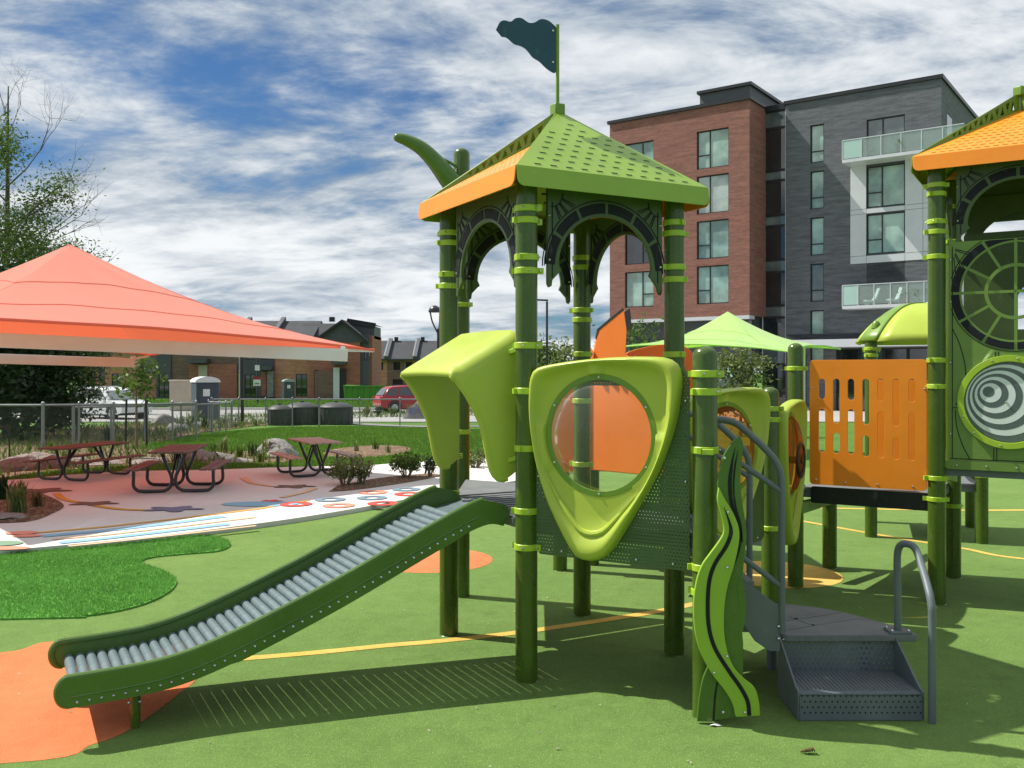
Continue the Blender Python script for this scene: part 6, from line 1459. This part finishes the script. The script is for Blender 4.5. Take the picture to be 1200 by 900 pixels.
tree('leafy mid green tree rising above the left end of the salmon sail', (pxX(-26, 30), 30), 9.9, .22, leaf_a, 24000, .062, 11, (.36, .36, .40), .15, reach=.20, limbs=12, group=tg)
tree('rounded bright green tree just behind the peak of the salmon sail', (pxX(52, 34), 34), 7.2, .16, leaf_a, 17000, .062, 12, (.32, .32, .38), .2, reach=.17, limbs=10, group=tg)
tree('bare twiggy tree standing out against the blue sky', (pxX(8, 37), 37), 14.4, .17, None, 0, 0, 13, bare=True, limbs=12, depth=3, reach=.17, start=.3, group=tg)
for i, (px, d, h, lb) in enumerate(((-28, 27.5, 4.6, 'dark dense tree at the very edge, behind the near fence'), (8, 30, 4.4, 'dark dense tree behind the fence corner post'), (30, 35, 3.8, 'dark dense tree in the middle of the fence run'), (72, 55, 5.6, 'dark dense tree behind the white SUV'))):
    tree(lb, (pxX(px, d), d), h, .13, leaf_b, 8500, .12, 20 + i, (.42, .42, .45), .06, reach=.29, limbs=8, group='dark trees behind the fence')
tree('young staked tree with sparse leaves in front of the chain-link fence', GP(160, 524), 2.35, .038, leaf_a, 420, .085, 31, (.14, .14, .16), .45, bm=tan_bark, limbs=7, depth=1, reach=.22, stakes=True)
tree('slender pale leafed tree in front of the apartment entrance', (pxX(868, 30), 30), 2.65, .05, leaf_c, 2200, .085, 32, (.26, .26, .26), .15, bm=tan_bark, limbs=8, depth=1, reach=.26)
tree('small leafy tree beside the orange chute, below the brick corner', (pxX(738, 36), 36), 3.9, .06, leaf_a, 1300, .10, 33, (.32, .32, .36), .3, limbs=7, depth=1, reach=.25)
tree('distant bushy tree low on the horizon between the tower posts', (pxX(640, 120), 120), 5.4, .2, leaf_a, 2600, .32, 34, (.9, .9, .7), .2, limbs=7, depth=1, reach=.35)
tree('distant thin tree on the horizon right of the street lamp', (pxX(663, 110), 110), 6.4, .14, leaf_c, 500, .26, 35, (.5, .5, .6), .35, limbs=7, depth=1, reach=.25)
def shrub(name, label, P, w, h, m, n, leaf, seed, zb=None, group=None, cat='shrub'):
    rng = np.random.default_rng(seed); z = gz(P[1]) - .04 if zb is None else zb; t = thing(name, label, cat, (P[0], P[1], z), group); mb = MB(); tips = []
    for i in range(9):
        a = i * 2.4; e = Vector((P[0] + w * .42 * math.cos(a) * rng.uniform(.5, 1.1), P[1] + w * .42 * math.sin(a) * rng.uniform(.5, 1.1), z + h * rng.uniform(.55, 1.0))); b = Vector((P[0] + w * .08 * math.cos(a), P[1] + w * .08 * math.sin(a), z))
        m_ = b.lerp(e, .5) + Vector((0, 0, h * .06)); mb.tube([b, m_, e], [.012, .009, .004], 5); tips += [tuple(e), tuple(m_), tuple(m_.lerp(e, .5))]
    obj('stem', mb, tan_bark, t); leafcloud('foliage', m, t, None, (w * .10, w * .10, h * .10), n, leaf, seed + 1, .8, tips)['kind'] = 'stuff'
    return t
shrub('shrub', 'olive bushy shrub at the corner of the white path, below the far table', GP(404, 572), .62, .42, leaf_c, 900, .032, 51, .055)
shrub('shrub', 'reddish brown dry shrub tucked beside the olive bush', GP(424, 571), .36, .36, leaf_d, 420, .026, 52, .055)
shrub('shrub', 'green rounded shrub just left of the lime hood', GP(476, 563), .56, .38, leaf_a, 800, .034, 53, .055)
shrub('shrub', 'small dark conifer shrub behind the hood leg', GP(504, 562), .25, .32, leaf_b, 380, .03, 54, .055)
shrub('shrub', 'pale green shrub seen between the hood legs', GP(556, 551), .5, .40, leaf_c, 500, .035, 55, .0)
for i, (px, py, lb) in enumerate(((317, 489, 'first small yew by the fence, in front of the small bin'), (327, 490, 'second small yew by the fence, right of the first'), (341, 489, 'yew between the small bin and the middle bin'), (351, 490, 'yew in front of the middle bin'), (364, 490, 'yew at the right side of the middle bin'), (371, 490, 'low yew between the two large bins'), (389, 489, 'low bush before the last bin'), (402, 489, 'wide bush at the right of the last bin'), (430, 488, 'small bush left of the red car'), (443, 488, 'round bush at the rear wheel of the red car'), (460, 488, 'wide bush in front of the red car door'), (480, 488, 'bush beside the painted boulder'))):
    shrub('bush', lb, GP(px, py), .62 if 'wide' in lb else .42, .62, leaf_b if i % 3 == 0 else leaf_a if i % 3 == 1 else leaf_c, 260, .055, 60 + i, group='bushes along the road fence', cat='bush')
def perennial(label, P, h, n, m, seed, zb=None, cat='plant'):
    """clump of arching strap leaves"""
    rng = np.random.default_rng(seed); z = gz(P[1]) - .04 if zb is None else zb; vs = []
    for i in range(n):
        a = rng.uniform(0, 6.283); l = h * rng.uniform(.6, 1.2); o = rng.uniform(.1, .55) * l; w = h * .03; x, y = P[0] + rng.normal(0, h * .12), P[1] + rng.normal(0, h * .12)
        nx, ny = -math.sin(a) * w, math.cos(a) * w; c, s = math.cos(a), math.sin(a)
        b0, b1 = (x - nx, y - ny, z), (x + nx, y + ny, z); m0, m1 = (x + c * o * .4 - nx, y + s * o * .4 - ny, z + l * .65), (x + c * o * .4 + nx, y + s * o * .4 + ny, z + l * .65); tp = (x + c * o, y + s * o, z + l * .9)
        vs += [b0, b1, m1, b0, m1, m0, m0, m1, tp]
    o = tris('plant', np.array(vs), m); return tag(o, label, cat, 'plants in the beds')
places = ((60, 527, .4), (75, 534, .3), (108, 530, .35), (128, 515, .75), (140, 520, .5), (190, 508, .4), (222, 500, .9), (232, 497, .9), (240, 501, .7), (212, 503, .8), (262, 497, .5), (276, 500, .4), (300, 498, .5), (318, 496, .45), (335, 496, .4), (250, 532, .5), (262, 529, .55), (280, 534, .45), (295, 533, .5), (312, 531, .55), (305, 540, .4), (225, 536, .4), (330, 528, .4), (205, 540, .3), (418, 527, .35), (440, 525, .4), (455, 529, .3), (360, 494, .4), (380, 493, .4))
words = ('leafy clump', 'grassy tuft', 'pale bedding plant', 'tall tuft')
for i, (px, py, h) in enumerate(places):
    near = 'round mulch bed' if px > 400 else ('stones at the lawn edge' if py > 525 else ('young staked tree' if px < 200 else 'black pole'))
    perennial('%s %s in the planting bed near the %s' % (('tall', 'low', 'yellowish', 'green', 'spreading', 'upright')[i % 6], words[(i // 6) % 4], near), GP(px, py), h * .75, 26, (leaf_a, leaf_c, leaf_a, leaf_b, leaf_c)[i % 5], 100 + i)
perennial('yellow-green ornamental grass in the mulch island at the left edge', GP(22, 606), .36, 60, leaf_c, 150, .06); perennial('dark grass clump at the back of the mulch island', GP(4, 590), .34, 60, leaf_b, 151, .06); perennial('low olive plant on the right of the mulch island', GP(44, 599), .22, 50, leaf_d, 152, .06); perennial('brownish grass along the top edge of the mulch island', GP(24, 590), .26, 60, leaf_d, 153, .06)
def rock(label, P, sx, sy, sz_, seed, zb=None, name='boulder'):
    rng = np.random.default_rng(seed); z = gz(P[1]) - .05 if zb is None else zb; bm = bmesh.new(); bmesh.ops.create_icosphere(bm, subdivisions=3, radius=1.0)
    ph = rng.uniform(0, 6.28, 9); pl_ = [Vector(rng.normal(0, 1, 3)).normalized() for _ in range(7)]; ct = rng.uniform(.55, .85, 7)
    for v in bm.verts:
        c = v.co.copy()
        for n_, k in zip(pl_, ct):
            d = c.dot(n_)
            if d > k: c -= n_ * (d - k) * .9
        c *= 1 + .05 * math.sin(5 * c.x + ph[0]) * math.sin(6 * c.y + ph[1]) + .03 * math.sin(13 * c.z + ph[2] + 7 * c.x)
        v.co = Vector((c.x * sx, c.y * sy, max(-.4, c.z) * sz_))
    me = bpy.data.meshes.new(name); bm.to_mesh(me); bm.free(); me.materials.append(stone); me.shade_smooth(); me.set_sharp_from_angle(angle=R(28))
    o = link(name, me, None, Tm((P[0], P[1], z)) @ Matrix.Rotation(rng.uniform(0, 3), 4, 'Z')); return tag(o, label, 'rock', 'rocks in the beds')
rocks = ((20, 548, .55, .4, .32, 'grey boulder behind the thin black railing'), (52, 545, .65, .4, .30, 'cracked grey boulder left under the long table'), (88, 542, .5, .35, .18, 'pale flat stone under the long table'), (118, 541, .6, .4, .12, 'pale flat stone between the two red tables'), (172, 540, .6, .4, .14, 'flat pale slab left of the middle table'), (236, 537, .42, .3, .26, 'dark grey boulder right of the middle table'), (258, 536, .45, .3, .22, 'mossy boulder beside the flower clump'), (276, 539, .7, .3, .10, 'long flat slab at the lawn edge'), (322, 530, .8, .45, .36, 'pale layered boulder left of the far table'), (332, 534, .45, .35, .25, 'smaller pale boulder at the foot of the layered one'), (190, 497, .75, .5, .50, 'dark boulder by the fence below the toilet'), (206, 503, .7, .5, .32, 'pale boulder in the bed below the dark one'), (228, 496, .55, .4, .35, 'pale boulder among the tall tufts'), (232, 500, .4, .35, .25, 'small pale boulder near the tall tufts'), (215, 493, .35, .3, .3, 'little boulder at the fence corner'))
for i, (px, py, a, b, c, lb) in enumerate(rocks): rock(lb, GP(px, py), a, b, c, 200 + i)
rk = rock('painted boulder with blue patch beside the red car', GP(486, 490), .85, .6, .95, 230)
mb = MB(); pq = GP(486, 490); mb.box((pq[0] - .05, pq[1] - .62, gz(pq[1]) + .40), (.40, .03, .36)); o = obj('blue_plaque', mb, pnavy, rk)
rock('flat pale flagstone at the left edge of the mulch island', GP(2, 612), .30, .28, .06, 231, .06); 
# small litter on the rubber
mb = MB(); q = GP(943, 883)
for k in range(4): mb.tube([(q[0] - .02 + .012 * k, q[1] + .01 * (k % 2), .008), (q[0] + .012 * k, q[1] - .012, .02 + .003 * k), (q[0] + .02 + .01 * k, q[1] + .01, .006)], [.004, .008, .003], 6)
tag(obj('dry_leaf', mb, leaf_d), 'crumpled brown dry leaf on the rubber in front of the steps', 'leaf')
mb = MB(); q = GP(838, 851)
mb.add([(q[0] - .03, q[1], .004), (q[0] - .012, q[1] - .015, .012), (q[0] + .006, q[1] - .01, .006), (q[0] + .035, q[1] - .005, .004), (q[0] + .01, q[1] + .012, .012), (q[0] - .012, q[1] + .012, .006)], [(0, 1, 5), (1, 2, 4, 5), (2, 3, 4)]); tag(obj('plastic_scrap', mb, pwhite, smooth=False), 'scrap of clear white plastic at the foot of the wavy climber', 'litter')
rng = np.random.default_rng(77); n = 520
xy = np.stack([rng.uniform(-4.5, 4.5, n), rng.uniform(3.9, 11, n)], 1); k = in_poly(xy, rub_poly) & ~in_poly(xy, turf_poly); xy = xy[k]; n = len(xy)
a = rng.uniform(0, 6.283, n); s_ = rng.uniform(.003, .010, n); v = np.zeros((n, 3, 3))
for i_ in range(3):
    v[:, i_, 0] = xy[:, 0] + np.cos(a + i_ * 2.1) * s_ * (1.6 if i_ == 0 else .8); v[:, i_, 1] = xy[:, 1] + np.sin(a + i_ * 2.1) * s_; v[:, i_, 2] = .008 + .006 * (i_ == 0)
tag(tris('ground_litter', v.reshape(-1, 3), mat_leaf('litter_bits', (.50, .46, .36, 1), (.10, .075, .045, 1), .1)), 'tiny pale and brown crumbs strewn over the green rubber', 'litter', None, 'stuff')
